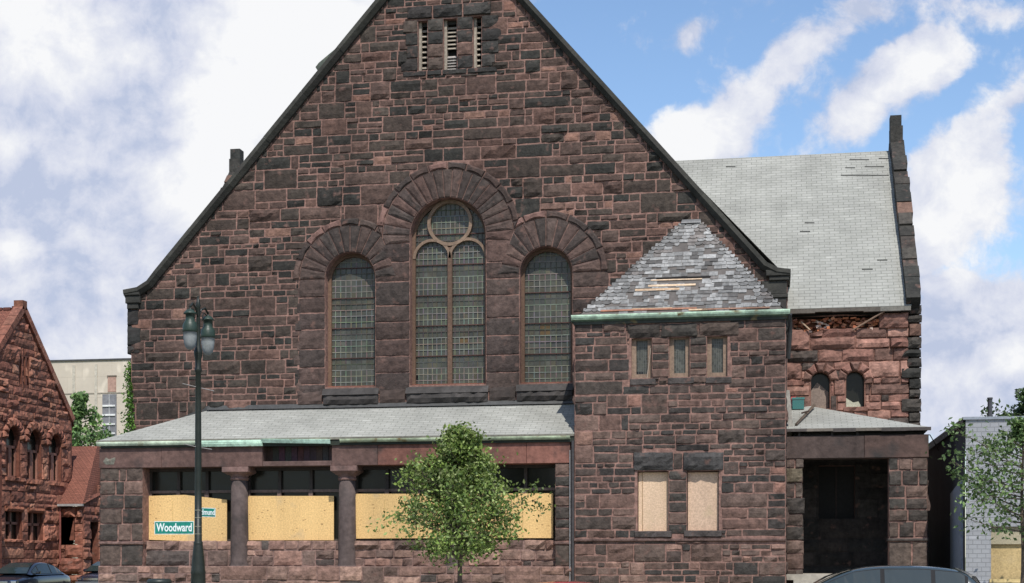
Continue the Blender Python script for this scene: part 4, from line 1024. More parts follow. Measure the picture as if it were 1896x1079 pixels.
# ================================================================== IVY, TREES
def leaf(mb, p, s, r, c, up=.3):
    n = Vector((r.gauss(0, 1), r.gauss(0, 1) - .35, r.gauss(0, 1) + up)).normalized()
    a = n.orthogonal().normalized(); a.rotate(Matrix.Rotation(r.uniform(0, 6.28), 3, n)) if False else None
    a = (Matrix.Rotation(r.uniform(0, 6.28), 3, n) @ a); b = n.cross(a)
    mb.add([p - a * s, p + b * s * .55 - a * .1 * s + n * s * .1, p + a * s, p - b * s * .55 - a * .1 * s + n * s * .1], [(0, 1, 2, 3)], c)
def tree(name, x, y, h, zcrown, rad, nbr, nleaf, ls, cols, r, label, trunk_r=.09, lobes=1.0, group=None, lean=(0, 0), prof=None, z0=0.0, vis=True):
    root = thing(name, (x, y, z0), label, 'tree', group)
    tk = MB(); tp = [Vector((x, y, z0 - .02))]; n = 8
    for i in range(1, n + 1):
        f = i / n; tp.append(Vector((x + lean[0] * f + r.uniform(-.04, .04) * h * .15, y + lean[1] * f + r.uniform(-.04, .04) * h * .15, z0 + h * .93 * f)))
    tk.tube(tp, [trunk_r * (1 - .85 * i / n) + .006 for i in range(n + 1)], 8, (.10, .075, .055))
    lf = MB(); prof = prof or (lambda f: math.sin(math.pi * min(1, f * 1.1 + .12)) ** .6)
    per = max(1, nleaf // nbr)
    for b in range(nbr):
        f = (b + r.random()) / nbr; zz = zcrown + (h - zcrown) * f ** .95
        k = min(n - 1, int((zz) / (h * .93) * n)); t = min(1, zz / (h * .93) * n - k)
        st = tp[k].lerp(tp[k + 1], min(max(t, 0), 1)); a = r.uniform(0, 6.283) + b * 2.4
        R = rad * prof(f) * r.uniform(.62, 1.08) * (1 + .18 * math.sin(a * 3 + f * 9))
        end = st + Vector((math.cos(a) * R, math.sin(a) * R, R * r.uniform(.1, .5) + .02))
        md = st.lerp(end, .5) + Vector((0, 0, -R * .05))
        tk.tube([st, md, end], [trunk_r * .3 * (1 - f * .6) + .004, trunk_r * .17, .004], 5, (.09, .07, .05), cap=False)
        sd = r.random() * 10
        tone = r.uniform(.7, 1.25)
        ncl = r.choice((3, 4, 5)); cl = []
        for q in range(ncl):
            u = .42 + .58 * (q + r.random()) / ncl
            c0 = (st.lerp(md, u * 2) if u < .5 else md.lerp(end, u * 2 - 1)); w_ = (rad * .35 + R * .65) * (.10 if q == ncl - 1 else .15)
            off = Vector((r.gauss(0, w_), r.gauss(0, w_), r.gauss(0, w_ * .8)))
            cl.append((c0 + off, w_ * r.uniform(.6, 1.15), tone * r.uniform(.72, 1.3)))
            tk.tube([c0, c0 + off], [.008, .003], 4, (.09, .07, .05), cap=False)
        for q in range(per):
            c0, sp, tn = r.choice(cl)
            p = c0 + Vector((r.gauss(0, sp), r.gauss(0, sp), r.gauss(0, sp * .75)))
            if p.z > z0 + h * 1.01: continue
            c = r.choice(cols); g = r.uniform(.75, 1.25) * tn
            leaf(lf, p, ls * r.uniform(.7, 1.25), r, (c[0] * g, c[1] * g, c[2] * g))
    tk.build('trunk', M['bark'], root); lf.build('crown', M['leaf'], root)
    return root
G1 = [(.14, .205, .045), (.19, .26, .06), (.085, .14, .03), (.28, .34, .12)]
r = random.Random(5)
Yt = 41.0; tx = PX(850, Yt)
pf = lambda f: (1.0 - abs(f - .26) / .26 * .42 if f < .26 else max(.03, 1 - ((f - .26) / .74) ** .85 * .99))
tree('street_tree', tx, Yt, PZ(850, 782, Yt), PZ(850, 1035, Yt), 2.1, 135, 17500, .064, G1, r, 'small leafy green street tree in front of the boarded arcade', .075, prof=pf, group='young street trees')
Y2 = 40.0
G2 = [(.12, .19, .06), (.09, .15, .045), (.17, .24, .09), (.07, .12, .035)]
tree('street_tree', PX(1893, Y2), Y2, PZ(1890, 765, Y2), PZ(1890, 1015, Y2), 2.2, 56, 4600, .07, G2, r, 'thin light green street tree in front of the grey brick building', .075, group='young street trees')
G3 = [(.035, .075, .02), (.05, .10, .025), (.07, .13, .03)]
tree('background_tree', PX(1905, 72), 72, PZ(1900, 705, 72), 4.5, 2.6, 50, 5000, .13, [(.05, .09, .03), (.08, .13, .045)], r, group='trees behind the buildings', label='dark green tree rising behind the grey brick building', trunk_r=.2)
tree('background_tree', PX(148, 84), 84, PZ(148, 712, 84), 2.5, 2.9, 70, 7500, .15, [(.13, .22, .07), (.18, .28, .09), (.09, .16, .055)], r, group='trees behind the buildings', label='bushy green tree between the red church and the tan block', trunk_r=.22)
tree('background_tree', PX(1716, 90), 90, PZ(1722, 808, 90), 3, 1.6, 30, 2000, .14, G3, r, group='trees behind the buildings', label='small green treetop just visible beside the side porch roof', trunk_r=.15)
r = random.Random(9); mb = MB(); ivx = xl - .08
zt_ = PZ(243, 668, YN); zb_ = PZ(240, 798, YN)
for k in range(2600):
    f = r.random(); z = zb_ - .6 + (zt_ - zb_ + .6) * f; wdt = (.10 + .10 * (1 - f) + .10 * noise.noise(Vector((0, 0, z * 1.7)))) 
    yy = YN + r.uniform(-.05, 1.6); xx = ivx - abs(r.gauss(0, wdt)) + (.05 if yy < YN + .1 else .03)
    if r.random() < .10 and f < .75: xx = xl + r.uniform(0, .22) * (1 - f); yy = YN - .09
    c = r.choice([(.10, .20, .03), (.14, .26, .045), (.06, .13, .025)]); leaf(mb, Vector((xx, yy, z)), r.uniform(.04, .085), r, c)
st = MB()
ivy = thing('ivy', (xl, YN, 0), 'bright green ivy climbing the left corner of the dark stone church', 'ivy'); mb.build('foliage', M['leaf'], ivy)
st.tube([(xl - .05, YN + .4, 0), (xl - .06, YN + .35, 2.5), (xl - .05, YN + .2, zt_ - .3)], [.03, .02, .008], 6, (.09, .07, .05)); st.build('stem', M['bark'], ivy)

# ================================================================== STREET LAMP + SIGNS
YLp = 37.0; lx = PX(367, YLp)
lamp = thing('street_lamp', (lx, YLp, 0.12), 'tall dark green double headed street lamp standing before the church', 'street lamp')
gr = (.014, .018, .013)
s = SC(367, YLp); zz = lambda py: PZ(367, py, YLp)
mb = MB(); mb.lathe(lx, YLp, [(.26, .12), (.26, .3), (.22, .36), (.20, .9), (.19, zz(1063)), (.20, zz(1060)), (.185, zz(1055)), (.172, zz(1040)), (.125, zz(1010)), (.118, zz(1007)), (.125, zz(1004)), (.10, zz(1002))], 24, gr); mb.build('base', M['metal'], lamp, smooth=True)
mb = MB(); mb.lathe(lx, YLp, [(.10, zz(1003)), (.092, zz(900)), (.08, zz(760)), (.072, zz(690)), (.095, zz(687)), (.095, zz(683)), (.078, zz(680)), (.085, zz(665)), (.115, zz(655)), (.115, zz(650)), (.07, zz(642)), (.055, zz(620)), (.05, zz(570)), (.07, zz(566)), (.05, zz(560)), (.02, zz(548))], 20, gr); mb.build('pole', M['metal'], lamp, smooth=True)
for py in (945, 957, 975, 990):
    pass
for py in (944, 958, 974, 988): mb = MB(); mb.lathe(lx, YLp, [(.1, zz(py + 1)), (.103, zz(py + 1)), (.103, zz(py)), (.1, zz(py))], 20, (.35, .35, .34)); mb.build('clamp_band', M['chrome'], lamp)
for sgn, hx_, hpx, ytop in ((-1, -.20, 352, 0), (1, .26, 385, 0)):
    cy = YLp + sgn * .55; cx = PX(hpx - (0 if sgn < 0 else 0), cy); zg0 = PZ(hpx, 648 if sgn < 0 else 658, cy)
    m_ = MB(); top = zz(572)
    pts_ = [Vector((lx, YLp, zz(590))), Vector((lx + (cx - lx) * .3, YLp + (cy - YLp) * .3, zz(572))), Vector((lx + (cx - lx) * .7, YLp + (cy - YLp) * .7, zz(566))), Vector((cx, cy, zg0 + 1.13)), Vector((cx, cy, zg0 + 1.0))]
    m_.tube(pts_, .028, 8, gr)
    # scroll
    sc_ = []
    for k in range(15):
        t = k / 14 * 5.2; q = .16 * (1 - k / 20); b_ = Vector((lx + (cx - lx) * .62, YLp + (cy - YLp) * .62, zz(585)))
        d_ = Vector((cx - lx, cy - YLp, 0)).normalized(); sc_.append(b_ + d_ * q * math.cos(t) + Vector((0, 0, 1)) * q * math.sin(t))
    m_.tube(sc_, .016, 6, gr, cap=False)
    m_.lathe(cx, cy, [(.0, zg0 + 1.2), (.03, zg0 + 1.16), (.02, zg0 + 1.12), (.04, zg0 + 1.08)], 10, gr)
    m_.build('arm', M['metal'], lamp)
    m_ = MB(); m_.lathe(cx, cy, [(.03, zg0 + 1.08), (.10, zg0 + 1.05), (.16, zg0 + .98), (.175, zg0 + .95), (.12, zg0 + .94), (.12, zg0 + .78), (.15, zg0 + .74), (.19, zg0 + .66), (.196, zg0 + .55), (.20, zg0 + .49), (.185, zg0 + .47)], 24, (.026, .045, .033)); hd = m_.build('lamp_head', M['metal'], lamp, smooth=True)
    m_ = MB(); m_.lathe(cx, cy, [(.18, zg0 + .48), (.18, zg0 + .35), (.16, zg0 + .2), (.13, zg0 + .09), (.07, zg0 + .02), (.02, zg0)], 24, (.25, .265, .26)); m_.build('globe', M['globe'] if 'globe' in M else M['plain'], hd, smooth=True)
m_ = MB(); A = P(341, 711, YLp - .3); B = P(397, 726, YLp + .3)
m_.tube([(A[0], YLp - .4, zz(713)), (lx, YLp, zz(717)), (P(396, 726, YLp + .4)[0], YLp + .4, zz(721))], .012, 6, (.30, .28, .26)); m_.build('banner_rod', M['metal'], lamp)
m_ = MB(); m_.tube([(P(341, 824, YLp - .4)[0], YLp - .4, zz(824)), (lx, YLp, zz(828)), (P(392, 831, YLp + .4)[0], YLp + .4, zz(830))], .012, 6, (.30, .28, .26)); m_.build('banner_rod', M['metal'], lamp)
def text_mesh(s, size, parent, mat, M_, sx=1.0, off=0.0, width=None):
    cu = bpy.data.curves.new('lettering', 'FONT'); cu.body = s; cu.size = size; cu.align_x = 'CENTER'; cu.align_y = 'CENTER'; cu.extrude = .002; cu.offset = off
    t = bpy.data.objects.new('tmp', cu); me = bpy.data.meshes.new_from_object(t); bpy.data.objects.remove(t)
    xs = [v.co.x for v in me.vertices]; cw = max(xs) - min(xs); mid = (max(xs) + min(xs)) / 2
    k = (width / cw) if width else sx
    for v in me.vertices: v.co.x = (v.co.x - mid) * k
    me.transform(M_); me.materials.clear(); me.materials.append(mat); o = bpy.data.objects.new('lettering', me); col.objects.link(o); o.parent = parent; return o
mw, nt, b = nodes('white_lettering'); b.inputs['Base Color'].default_value = (.72, .76, .74, 1); b.inputs['Roughness'].default_value = .5
def sign(px0, px1, py0, py1, Y, ang, text, label, group=None, tilt=0):
    x0, z1 = P(px0, py0, Y); x1, z0 = P(px1, py1, Y); cx, cz = (x0 + x1) / 2, (z0 + z1) / 2; h = (z1 - z0)
    w_ = (x1 - x0) / max(.2, abs(math.cos(ang)))
    root = thing('street_sign', (cx, Y, cz), label, 'street sign', 'street name signs on the lamp pole')
    m_ = MB(); hw, hh = w_ / 2, h / 2; fr = Fr((0, 0, 0), (math.cos(ang), math.sin(ang), 0), (math.sin(ang), -math.cos(ang), 0))
    m_.fbox(fr, -hw, hw, -hh, hh, -.006, .002, (.62, .68, .65), 0, .001); m_.fbox(fr, -hw + .018, hw - .018, -hh + .018, hh - .018, .002, .005, (.012, .20, .15))
    pl = m_.build('panel', M['metal'], root, local=True)
    R = Matrix.Rotation(ang, 4, 'Z') @ Matrix.Translation((0, -.008, 0)) @ Matrix.Rotation(math.pi / 2, 4, 'X')
    text_mesh(text, h * .86, root, mw, R, width=w_ * .9, off=h * .018)
    return root
sign(286, 359, 965, 989, YLp - .02, 0.0, 'Woodward', 'green street sign reading Woodward on the left of the lamp pole')
sign(373, 392, 940, 957, YLp + .25, math.radians(62), 'Edmund', 'small angled green street sign on the right of the lamp pole')
# litter bin
bx_ = PX(295, 36.6); bn = thing('litter_bin', (bx_, 36.6, .12), 'black round litter bin on the pavement beside the street lamp', 'litter bin')
zt_ = PZ(295, 1071, 36.6); mb = MB(); mb.lathe(bx_, 36.6, [(.26, .12), (.29, .2), (.29, .9), (.27, .93)], 20, (.02, .022, .02)); 
for k in range(20):
    a = 2 * math.pi * k / 20; mb.tube([(bx_ + .305 * math.cos(a), 36.6 + .305 * math.sin(a), .15), (bx_ + .305 * math.cos(a), 36.6 + .305 * math.sin(a), .95)], .014, 4, (.02, .022, .02))
mb.build('basket', M['metal'], bn); mb = MB(); mb.lathe(bx_, 36.6, [(.31, .93), (.33, .96), (.33, 1.0), (.28, zt_ - .01), (.15, zt_ + .0), (.14, zt_ - .02)], 24, (.02, .025, .022)); mb.build('rim', M['metal'], bn, smooth=True)

# ================================================================== CARS
def car(name, paint, label, W=.88, H=1.42, glassm='carglass', kind='sedan', L=4.6):
    root = thing(name, (0, 0, 0), label, 'car')
    k = H / 1.42; hl = L / 2
    # stations along the length: x, z bottom, z belt, half width
    stn = [(-hl, .42, .62, .62), (-hl + .06, .32, .78, .78), (-hl + .35, .24, .92 * k, .86), (-hl + 1.0, .20, .96 * k, .88), (-.4, .18, .94 * k, .89), (.6, .18, .93 * k, .89), (hl - 1.25, .20, .90 * k, .88), (hl - .55, .24, .80 * k, .85), (hl - .15, .30, .70 * k, .76), (hl, .40, .58, .60)]
    if kind == 'hatch': stn[0] = (-hl, .42, .85, .70); stn[1] = (-hl + .06, .3, .95, .82)
    mb = MB(); n = 12; vs = []
    for x, zb0, zb1, hw in stn:
        hw *= W / .88
        for (u, v) in ((-.75, 0), (-.97, .12), (-1, .45), (-.985, .75), (-.93, .95), (-.6, 1.03), (0, 1.05), (.6, 1.03), (.93, .95), (.985, .75), (1, .45), (.97, .12), (.75, 0)):
            vs.append((x, u * hw, zb0 + (zb1 - zb0) * v))
    m = 13; fs = [(i * m + q, i * m + (q + 1) % m, (i + 1) * m + (q + 1) % m, (i + 1) * m + q) for i in range(len(stn) - 1) for q in range(m)] + [tuple(range(m)), tuple((len(stn) - 1) * m + q for q in range(m))]
    mb.add(vs, fs, paint); 
    # cabin
    cab = {'sedan': [(-1.65, .93, .70), (-1.25, 1.16, .66), (-.85, 1.33, .62), (-.35, 1.41, .60), (.15, 1.42, .60), (.55, 1.37, .61), (1.0, 1.18, .66), (1.42, .93, .72)],
           'hatch': [(-2.15, .95, .72), (-1.98, 1.2, .68), (-1.7, 1.36, .64), (-1.0, 1.42, .62), (-.2, 1.42, .61), (.3, 1.36, .62), (.75, 1.18, .66), (1.2, .93, .72)]}[kind]
    vs = []; m = 9
    for x, zt0, hw in cab:
        zt1 = zt0 * k; zb1 = .90 * k; hb = .84 * W / .88; hw *= W / .88
        f = max(0, (zt1 - zb1) / (1.42 * k - zb1)); ht = hb + (hw - hb) * 1.0 if f > .1 else hb * .95
        ht = hb - (hb - hw) * 1.0
        for (u, v) in ((-hb, 0), (-(hb * .55 + ht * .45), .5), (-ht, .93), (-ht * .86, 1.0), (0, 1.03), (ht * .86, 1.0), (ht, .93), ((hb * .55 + ht * .45), .5), (hb, 0)):
            vs.append((x, u, zb1 + (zt1 - zb1) * v))
    c2 = []
    for i in range(len(cab) - 1):
        for q in range(m - 1): c2.append((i * m + q, i * m + q + 1, (i + 1) * m + q + 1, (i + 1) * m + q))
    mb.add(vs, c2, paint)
    body = mb.build('body', M['paint'], root, smooth=True, local=True)
    md = body.modifiers.new('smooth', 'SUBSURF'); md.levels = 1; md.render_levels = 2
    # windows: quads proud of the cabin
    def interp(x):
        for (a, b) in zip(cab, cab[1:]):
            if a[0] <= x <= b[0]: t = (x - a[0]) / (b[0] - a[0]); return (a[1] + (b[1] - a[1]) * t) * k, (a[2] + (b[2] - a[2]) * t) * W / .88
        return .93 * k, .72
    hb = .84 * W / .88; zb1 = .93 * k
    spans = {'sedan': ((-1.28, -.42), (-.34, .62), (.68, 1.12)), 'hatch': ((-1.8, -1.25), (-1.17, -.3), (-.22, .8))}[kind]
    for sd in (1, -1):
        g = MB()
        for (xa, xb) in spans:
            P_ = []; nn = 6
            for i in range(nn + 1):
                x = xa + (xb - xa) * i / nn; zt0, hw = interp(x); zt2 = zt0 - .075; 
                def yy(z): f = (z - .9 * k) / max(zt0 - .9 * k, .05); return (hb + (hw - hb) * f + .012) * sd
                P_.append((x, yy(zb1 + .02), zb1 + .02)); P_.append((x, yy(max(zt2, zb1 + .03)), max(zt2, zb1 + .03)))
            g.add(P_, [(2 * i, 2 * i + 2, 2 * i + 3, 2 * i + 1) for i in range(nn)], (.02, .02, .02))
        g.build('side_window', M[glassm], root, local=True)
        g = MB(); P_ = []; xa, xb = spans[0][0] - .06, spans[-1][1] + .05
        for i in range(19):
            x = xa + (xb - xa) * i / 18; zt0, hw = interp(x); zt2 = zt0 - .06
            def yy(z): f = (z - .9 * k) / max(zt0 - .9 * k, .05); return (hb + (hw - hb) * f + .007) * sd
            P_.append((x, yy(zb1 + .005), zb1 + .005)); P_.append((x, yy(max(zt2, zb1 + .02)), max(zt2, zb1 + .02)))
        g.add(P_, [(2 * i, 2 * i + 2, 2 * i + 3, 2 * i + 1) for i in range(18)], (.012, .012, .013)); g.build('window_trim', M['rubber'], root, local=True)
    for nm, (ia, ib) in (('windscreen', (-1, -3)), ('rear_window', (0, 2))):
        g = MB(); a, b = cab[ia], cab[ib]; o_ = .02 if ia == -1 else -.02
        wa, wb = .70 * W / .88, b[2] * W / .88 * .84; za, zb_2 = a[1] * k + .03, b[1] * k - .01; mdx = (cab[ia][0] + cab[ib][0]) / 2; mm = cab[-2] if ia == -1 else cab[1]
        g.add([(a[0] + o_, -wa, za), (a[0] + o_, wa, za), (mm[0] + o_ * 2, (wa + wb) / 2, mm[1] * k + .02), (mm[0] + o_ * 2, -(wa + wb) / 2, mm[1] * k + .02), (b[0] + o_, wb, zb_2 + .02), (b[0] + o_, -wb, zb_2 + .02)], [(0, 1, 2, 3), (3, 2, 4, 5)]); g.build(nm, M[glassm], root, local=True)
    for x in (hl - .85, -hl + .92):
        for sd in (1, -1):
            g = MB(); y0 = sd * (W - .17); y1 = sd * (W + .01); g.tube([(x, y0, .31), (x, y0 + (y1 - y0) * .1, .31), (x, y0 + (y1 - y0) * .9, .31), (x, y1, .31)], [.29, .31, .31, .28], 24, (.02, .02, .02)); wh = g.build('wheel', M['rubber'], root, local=True)
            g = MB(); g.tube([(x, sd * W, .31), (x, sd * (W + .015), .31)], [.20, .17], 20, (.4, .4, .4)); 
            for q in range(5): a = q * 1.2566; g.tube([(x, sd * (W + .017), .31), (x + .17 * math.cos(a), sd * (W + .017), .31 + .17 * math.sin(a))], .02, 5, (.3, .3, .3))
            g.build('rim', M['metal'], wh, local=True)
    for sd in (1, -1):
        g = MB(); g.fbox(Fr((hl - .12, 0, 0), (0, 1, 0), (1, 0, 0)), sd * .58 - .14, sd * .58 + .14, .56 * k, .68 * k, -.05, .1, (.75, .78, .8), 0, .03); g.build('headlight', M['chrome'], root, local=True)
        g = MB(); g.fbox(Fr((-hl + .06, 0, 0), (0, 1, 0), (-1, 0, 0)), sd * .58 - .13, sd * .58 + .13, .62 * k, .75 * k, -.05, .07, (.35, .02, .02), 0, .02); g.build('tail_light', M['paint'], root, local=True)
        g = MB(); g.fbox(Fr((.95, 0, 0), (0, 1, 0), (1, 0, 0)), sd * .93 - .09, sd * .93 + .09, .93 * k, 1.05 * k, -.06, .05, paint, 0, .03); g.build('wing_mirror', M['paint'], root, local=True)
    g = MB(); g.fbox(Fr((hl - .08, 0, 0), (0, 1, 0), (1, 0, 0)), -.75 * W / .88, .75 * W / .88, .36, .50, -.1, .12, (.10, .11, .12), 0, .04); g.build('bumper', M['paint'], root, local=True)
    g = MB(); g.fbox(Fr((hl - .06, 0, 0), (0, 1, 0), (1, 0, 0)), -.36, .36, .55 * k, .66 * k, -.05, .085, (.5, .52, .55), 0, .01); g.build('grille', M['chrome'], root, local=True)
    return root
c1 = car('parked_car', (.012, .016, .026), 'dark blue saloon parked in front of the red church, front towards the viewer'); c1.location = (-30.32, 56.3, .004); c1.rotation_euler.z = -math.pi / 2
c2 = car('parked_car', (.014, .018, .03), 'dark car half hidden behind the left corner pier of the arcade', H=1.45); c2.location = (-30.4, 64.4, .004); c2.rotation_euler.z = -math.pi / 2
Yc = 30.0
c3 = car('parked_car', (.03, .042, .045), 'dark grey green car at the kerb below the side porch', kind='hatch', H=1.47, L=4.7); c3.location = (PX(1650, Yc) - .48, Yc, .004); c3.rotation_euler.z = math.pi
c4 = car('parked_car', (.45, .012, .02), 'bright red car of which only the roof shows below the arcade end', H=1.20, L=4.2); c4.location = (PX(1050, 26.0), 26.0, .004)

for c_ in (c1, c2, c3, c4): c_['group'] = 'cars parked at the kerbs'
# ================================================================== RED CHURCH across the side street
XC = -35.2; fR = right(XC); rr = random.Random(71)
red = thing('red_church', (XC, 66, 0), 'orange red sandstone church with a steep gable and three arched windows at the far left', 'church')
def onX(px, py, X=XC):
    t = (px - HX) / F; Y = X * (CT + t * ST) / (t * CT - ST); zc = -X * ST + Y * CT; return Y, EYE + (HY - py) * zc / F
yb_, ez_ = onX(133, 780); yp, pz_ = onX(42, 573); yf_ = 2 * yp - yb_
MR = (.15, .055, .035)
gb = [(yf_, 0), (yf_, ez_), (yp, pz_), (yb_, ez_), (yb_, 0)]
ups = []
for a, b, top, bot in ((12, 36, 789, 883), (51, 76, 796, 889), (91, 113, 804, 892)):
    y0, _ = onX(a, 800); y1, _ = onX(b, 800); r_ = (y1 - y0) / 2; cy = (y0 + y1) / 2; zt2 = onX((a + b) / 2, top)[1]; zb2_ = onX((a + b) / 2, bot)[1]; ups.append((cy, r_, zt2 - r_, zb2_))
los = []
for a, b, top, bot in ((10, 40, 947, 998), (52, 79, 950, 1000)):
    y0, _ = onX(a, 960); y1, _ = onX(b, 960); los.append((y0, y1, onX((a + b) / 2, bot)[1], onX((a + b) / 2, top)[1]))
sl3 = []
for a, b in ((36, 40), (43.5, 47), (50, 53)): sl3.append((onX(a, 660)[0], onX(b, 660)[0], onX(44, 712)[1], onX(44, 660)[1]))
hl_ = [archloop(c, r_, sp_, b_, 14) for c, r_, sp_, b_ in ups] + [rect(q) for q in los + sl3]
mb = MB(); mb.wall(fR, gb, hl_, .35, MR)
def mR(y, z):
    if not inside([(yf_ + .1, 0), (yf_ + .1, ez_), (yp, pz_ - .25), (yb_ - .1, ez_), (yb_ - .05, 0)], y, z): return False
    for c, r_, sp_, b_ in ups:
        if abs(y - c) < r_ + .08 and b_ - .2 < z < sp_: return False
        if z >= sp_ and math.hypot(y - c, z - sp_) < r_ + .42: return False
    for a, b, c, d in los + sl3:
        if a - .04 < y < b + .04 and c - .1 < z < d + .1: return False
    return True
rects = ashlar(rr, yf_, yb_, 0, pz_, mR, .165, hs=((1, 14), (2, 86)), wr=(2, 10), asp=(1.8, 4.5))
stones(mb, fR, rects, rr, 'red', joint=.012, prot=.035, amp=.05)
for c, r_, sp_, b_ in ups:
    for k in range(9):
        t0 = math.pi * k / 9 + .02; t1 = math.pi * (k + 1) / 9 - .02; R = r_ + .42
        rpoly(mb, fR, [(c + r_ * math.cos(t0), sp_ + r_ * math.sin(t0)), (c + r_ * math.cos(t1), sp_ + r_ * math.sin(t1)), (c + R * math.cos(t1), sp_ + R * math.sin(t1)), (c + R * math.cos(t0), sp_ + R * math.sin(t0))], rr, pick('red', rr), .13, .03)
    rough(mb, fR, c - r_ - .15, c + r_ + .15, b_ - .2, b_, rr, (.27, .11, .07), .14, .02)
for a, b, c, d in los: rough(mb, fR, a - .1, b + .1, c - .14, c, rr, (.27, .11, .07), .14, .02); rough(mb, fR, a - .1, b + .1, d, d + .25, rr, (.22, .085, .05), .12, .03)
mb.box(-48, XC - .05, yf_, yf_ + .3, 0, ez_, MR); mb.box(-48, XC - .05, yb_ - .3, yb_, 0, ez_, MR)
mb.build('gable_wall', M['stone'], red)
for c, r_, sp_, b_ in ups:
    m_ = MB(); fr = right(XC - .22); lightc = (.26, .12, .085)
    for (a, b, z0, z1) in ((c - r_, c - r_ + .09, b_, sp_), (c + r_ - .09, c + r_, b_, sp_), (c - .13, c + .13, b_, sp_ - .3), (c - r_, c + r_, sp_ - .42, sp_ - .30), (c - r_, c + r_, b_, b_ + .08)): m_.fbox(fr, a, b, z0, z1, -.04, .06 + .01 * (a == c - .13), lightc)
    f = m_.build('arched_window', M['wood'], red); m_ = MB(); m_.fbox(fr, c - r_, c + r_, b_, sp_ + r_, -.1, -.05, (.03, .03, .03)); m_.build('pane', M['glass'], f)
for a, b, c, d in los:
    m_ = MB(); fr = right(XC - .22)
    for (p0, p1, z0, z1) in ((a, a + .07, c, d), (b - .07, b, c, d), ((a + b) / 2 - .07, (a + b) / 2 + .07, c, d), (a, b, (c + d) / 2 + .05, (c + d) / 2 + .17)): m_.fbox(fr, p0, p1, z0, z1, -.04, .06, (.26, .12, .085))
    f = m_.build('square_window', M['wood'], red); m_ = MB(); m_.fbox(fr, a, b, c, d, -.1, -.05, (.03, .03, .03)); m_.build('pane', M['glass'], f)
m_ = MB()
for a, b, c, d in sl3: m_.fbox(right(XC - .3), a, b, c, d, -.04, 0, (.02, .015, .012))
m_.build('slit_window', M['glass'], red)
mb = MB(); o_ = .12
mb.add([(XC + .02, yf_ - .3, ez_ - .25), (XC + .02, yp, pz_ + .02), (-48, yp, pz_ + .02), (-48, yf_ - .3, ez_ - .25)], [(0, 1, 2, 3)]); mb.add([(XC + .02, yb_ + .3, ez_ - .25), (XC + .02, yp, pz_ + .02), (-48, yp, pz_ + .02), (-48, yb_ + .3, ez_ - .25)], [(0, 1, 2, 3)])
rf = set_rc(mb.build('roof', M['redshingle'], red))
mb = MB(); d1 = Vector((0, yp - yf_, pz_ - ez_)).normalized(); n1 = Vector((0, -d1.z, d1.y))
for s_ in (1, -1):
    for k in range(9):
        L = math.hypot(yp - yf_, pz_ - ez_); a, b = L * k / 9 + .015, L * (k + 1) / 9 - .015; v = []
        for t in (a, b):
            for h in (-.08, .22):
                for x in (XC - .35, XC + .12):
                    q = Vector((0, yf_, ez_)) + d1 * t + n1 * h; v.append((x, q.y if s_ == 1 else 2 * yp - q.y, q.z))
        mb.add(v, [(0, 1, 3, 2), (4, 6, 7, 5), (0, 4, 5, 1), (2, 3, 7, 6), (0, 2, 6, 4), (1, 5, 7, 3)], pick('red', rr))
mb.box(XC - .35, XC + .12, yp - .2, yp + .2, pz_, pz_ + .42, (.19, .08, .05)); mb.build('coping', M['stone'], red)
mb = MB()
for k in range(28): mb.box(-47.6 + k * .44, -47.6 + k * .44 + .36, yp - .08, yp + .08, pz_ + .0, pz_ + .12 + (.05 if k % 3 == 0 else 0), (.11, .04, .03))
mb.build('ridge_tile', M['plain'], red)
mb = MB(); mb.box(XC - .5, XC + 1.5, 55.5, 60.2, 0, 6.6, (.20, .07, .045)); mb.add([(XC - .5, 55.4, 6.6), (XC + 1.6, 55.4, 6.6), (XC + 1.6, 60.3, 6.6), (XC - .5, 60.3, 6.6), (XC - .5, 57, 8.6), (XC - .5, 59, 8.6)], [(0, 1, 4), (1, 2, 5, 4), (2, 3, 5)], (.12, .045, .03)); mb.build('shadow_caster_wing', M['stone'], red)  # out-of-view wing, added to cast a shadow on the gable wall
# low side wing
yw0 = 68.5; x_e = -33.95
mb = MB(); fF = front(yw0)
eW = PZ(130, 934, yw0); dwx = [(PX(110, yw0), PX(137, yw0), PZ(123, 1000, yw0), PZ(123, 957, yw0))]
mb.wall(fF, [(XC, 0), (XC, eW - .1), (x_e, eW - .1), (x_e, 0)], [rect(dwx[0])], .3, MR)
def mF(x, z):
    a, b, c, d = dwx[0]; return not (a - .03 < x < b + .03 and c < z < d)
stones(mb, fF, ashlar(rr, XC, x_e, 0, eW - .1, mF, .15, hs=((1, 10), (2, 60), (3, 30)), wr=(2, 7)), rr, 'red', joint=.012, prot=.06, amp=.08)
fS = right(x_e); sdr = (69.3, 70.2, .4, 3.4)
mb.wall(fS, [(yw0, 0), (yw0, eW - .1), (72.2, 6.6), (76, 6.6), (76, 0)], [rect(sdr)], .35, MR)
stones(mb, fS, ashlar(rr, yw0, 74, 0, 6.3, lambda y, z: (z < eW - .1 + (y - yw0) * .55) and not (sdr[0] < y < sdr[1] and sdr[2] < z < sdr[3]), .15, hs=((1, 10), (2, 60), (3, 30)), wr=(2, 7)), rr, 'red', joint=.012, prot=.06, amp=.06)
mb.fbox(fS, sdr[0], sdr[1], sdr[2], sdr[3], -.5, -.35, (.012, .008, .008)); mb.fbox(fF, dwx[0][0], dwx[0][1], dwx[0][2], dwx[0][3], -.5, -.3, (.012, .008, .008))
mb.build('side_wing_wall', M['stone'], red)
mb = MB(); ryz = onX(140, 828)[1]; yr_ = 71.7; rzz = PZ(160, 826, yr_)
mb.add([(XC + .05, yw0 - .25, eW), (x_e + .12, yw0 - .25, eW), (PX(180, yr_), yr_, rzz), (XC - 1.5, yr_, rzz), (XC - 1.5, yw0 - .25 + .01, eW)], [(0, 1, 2, 3, 4)])
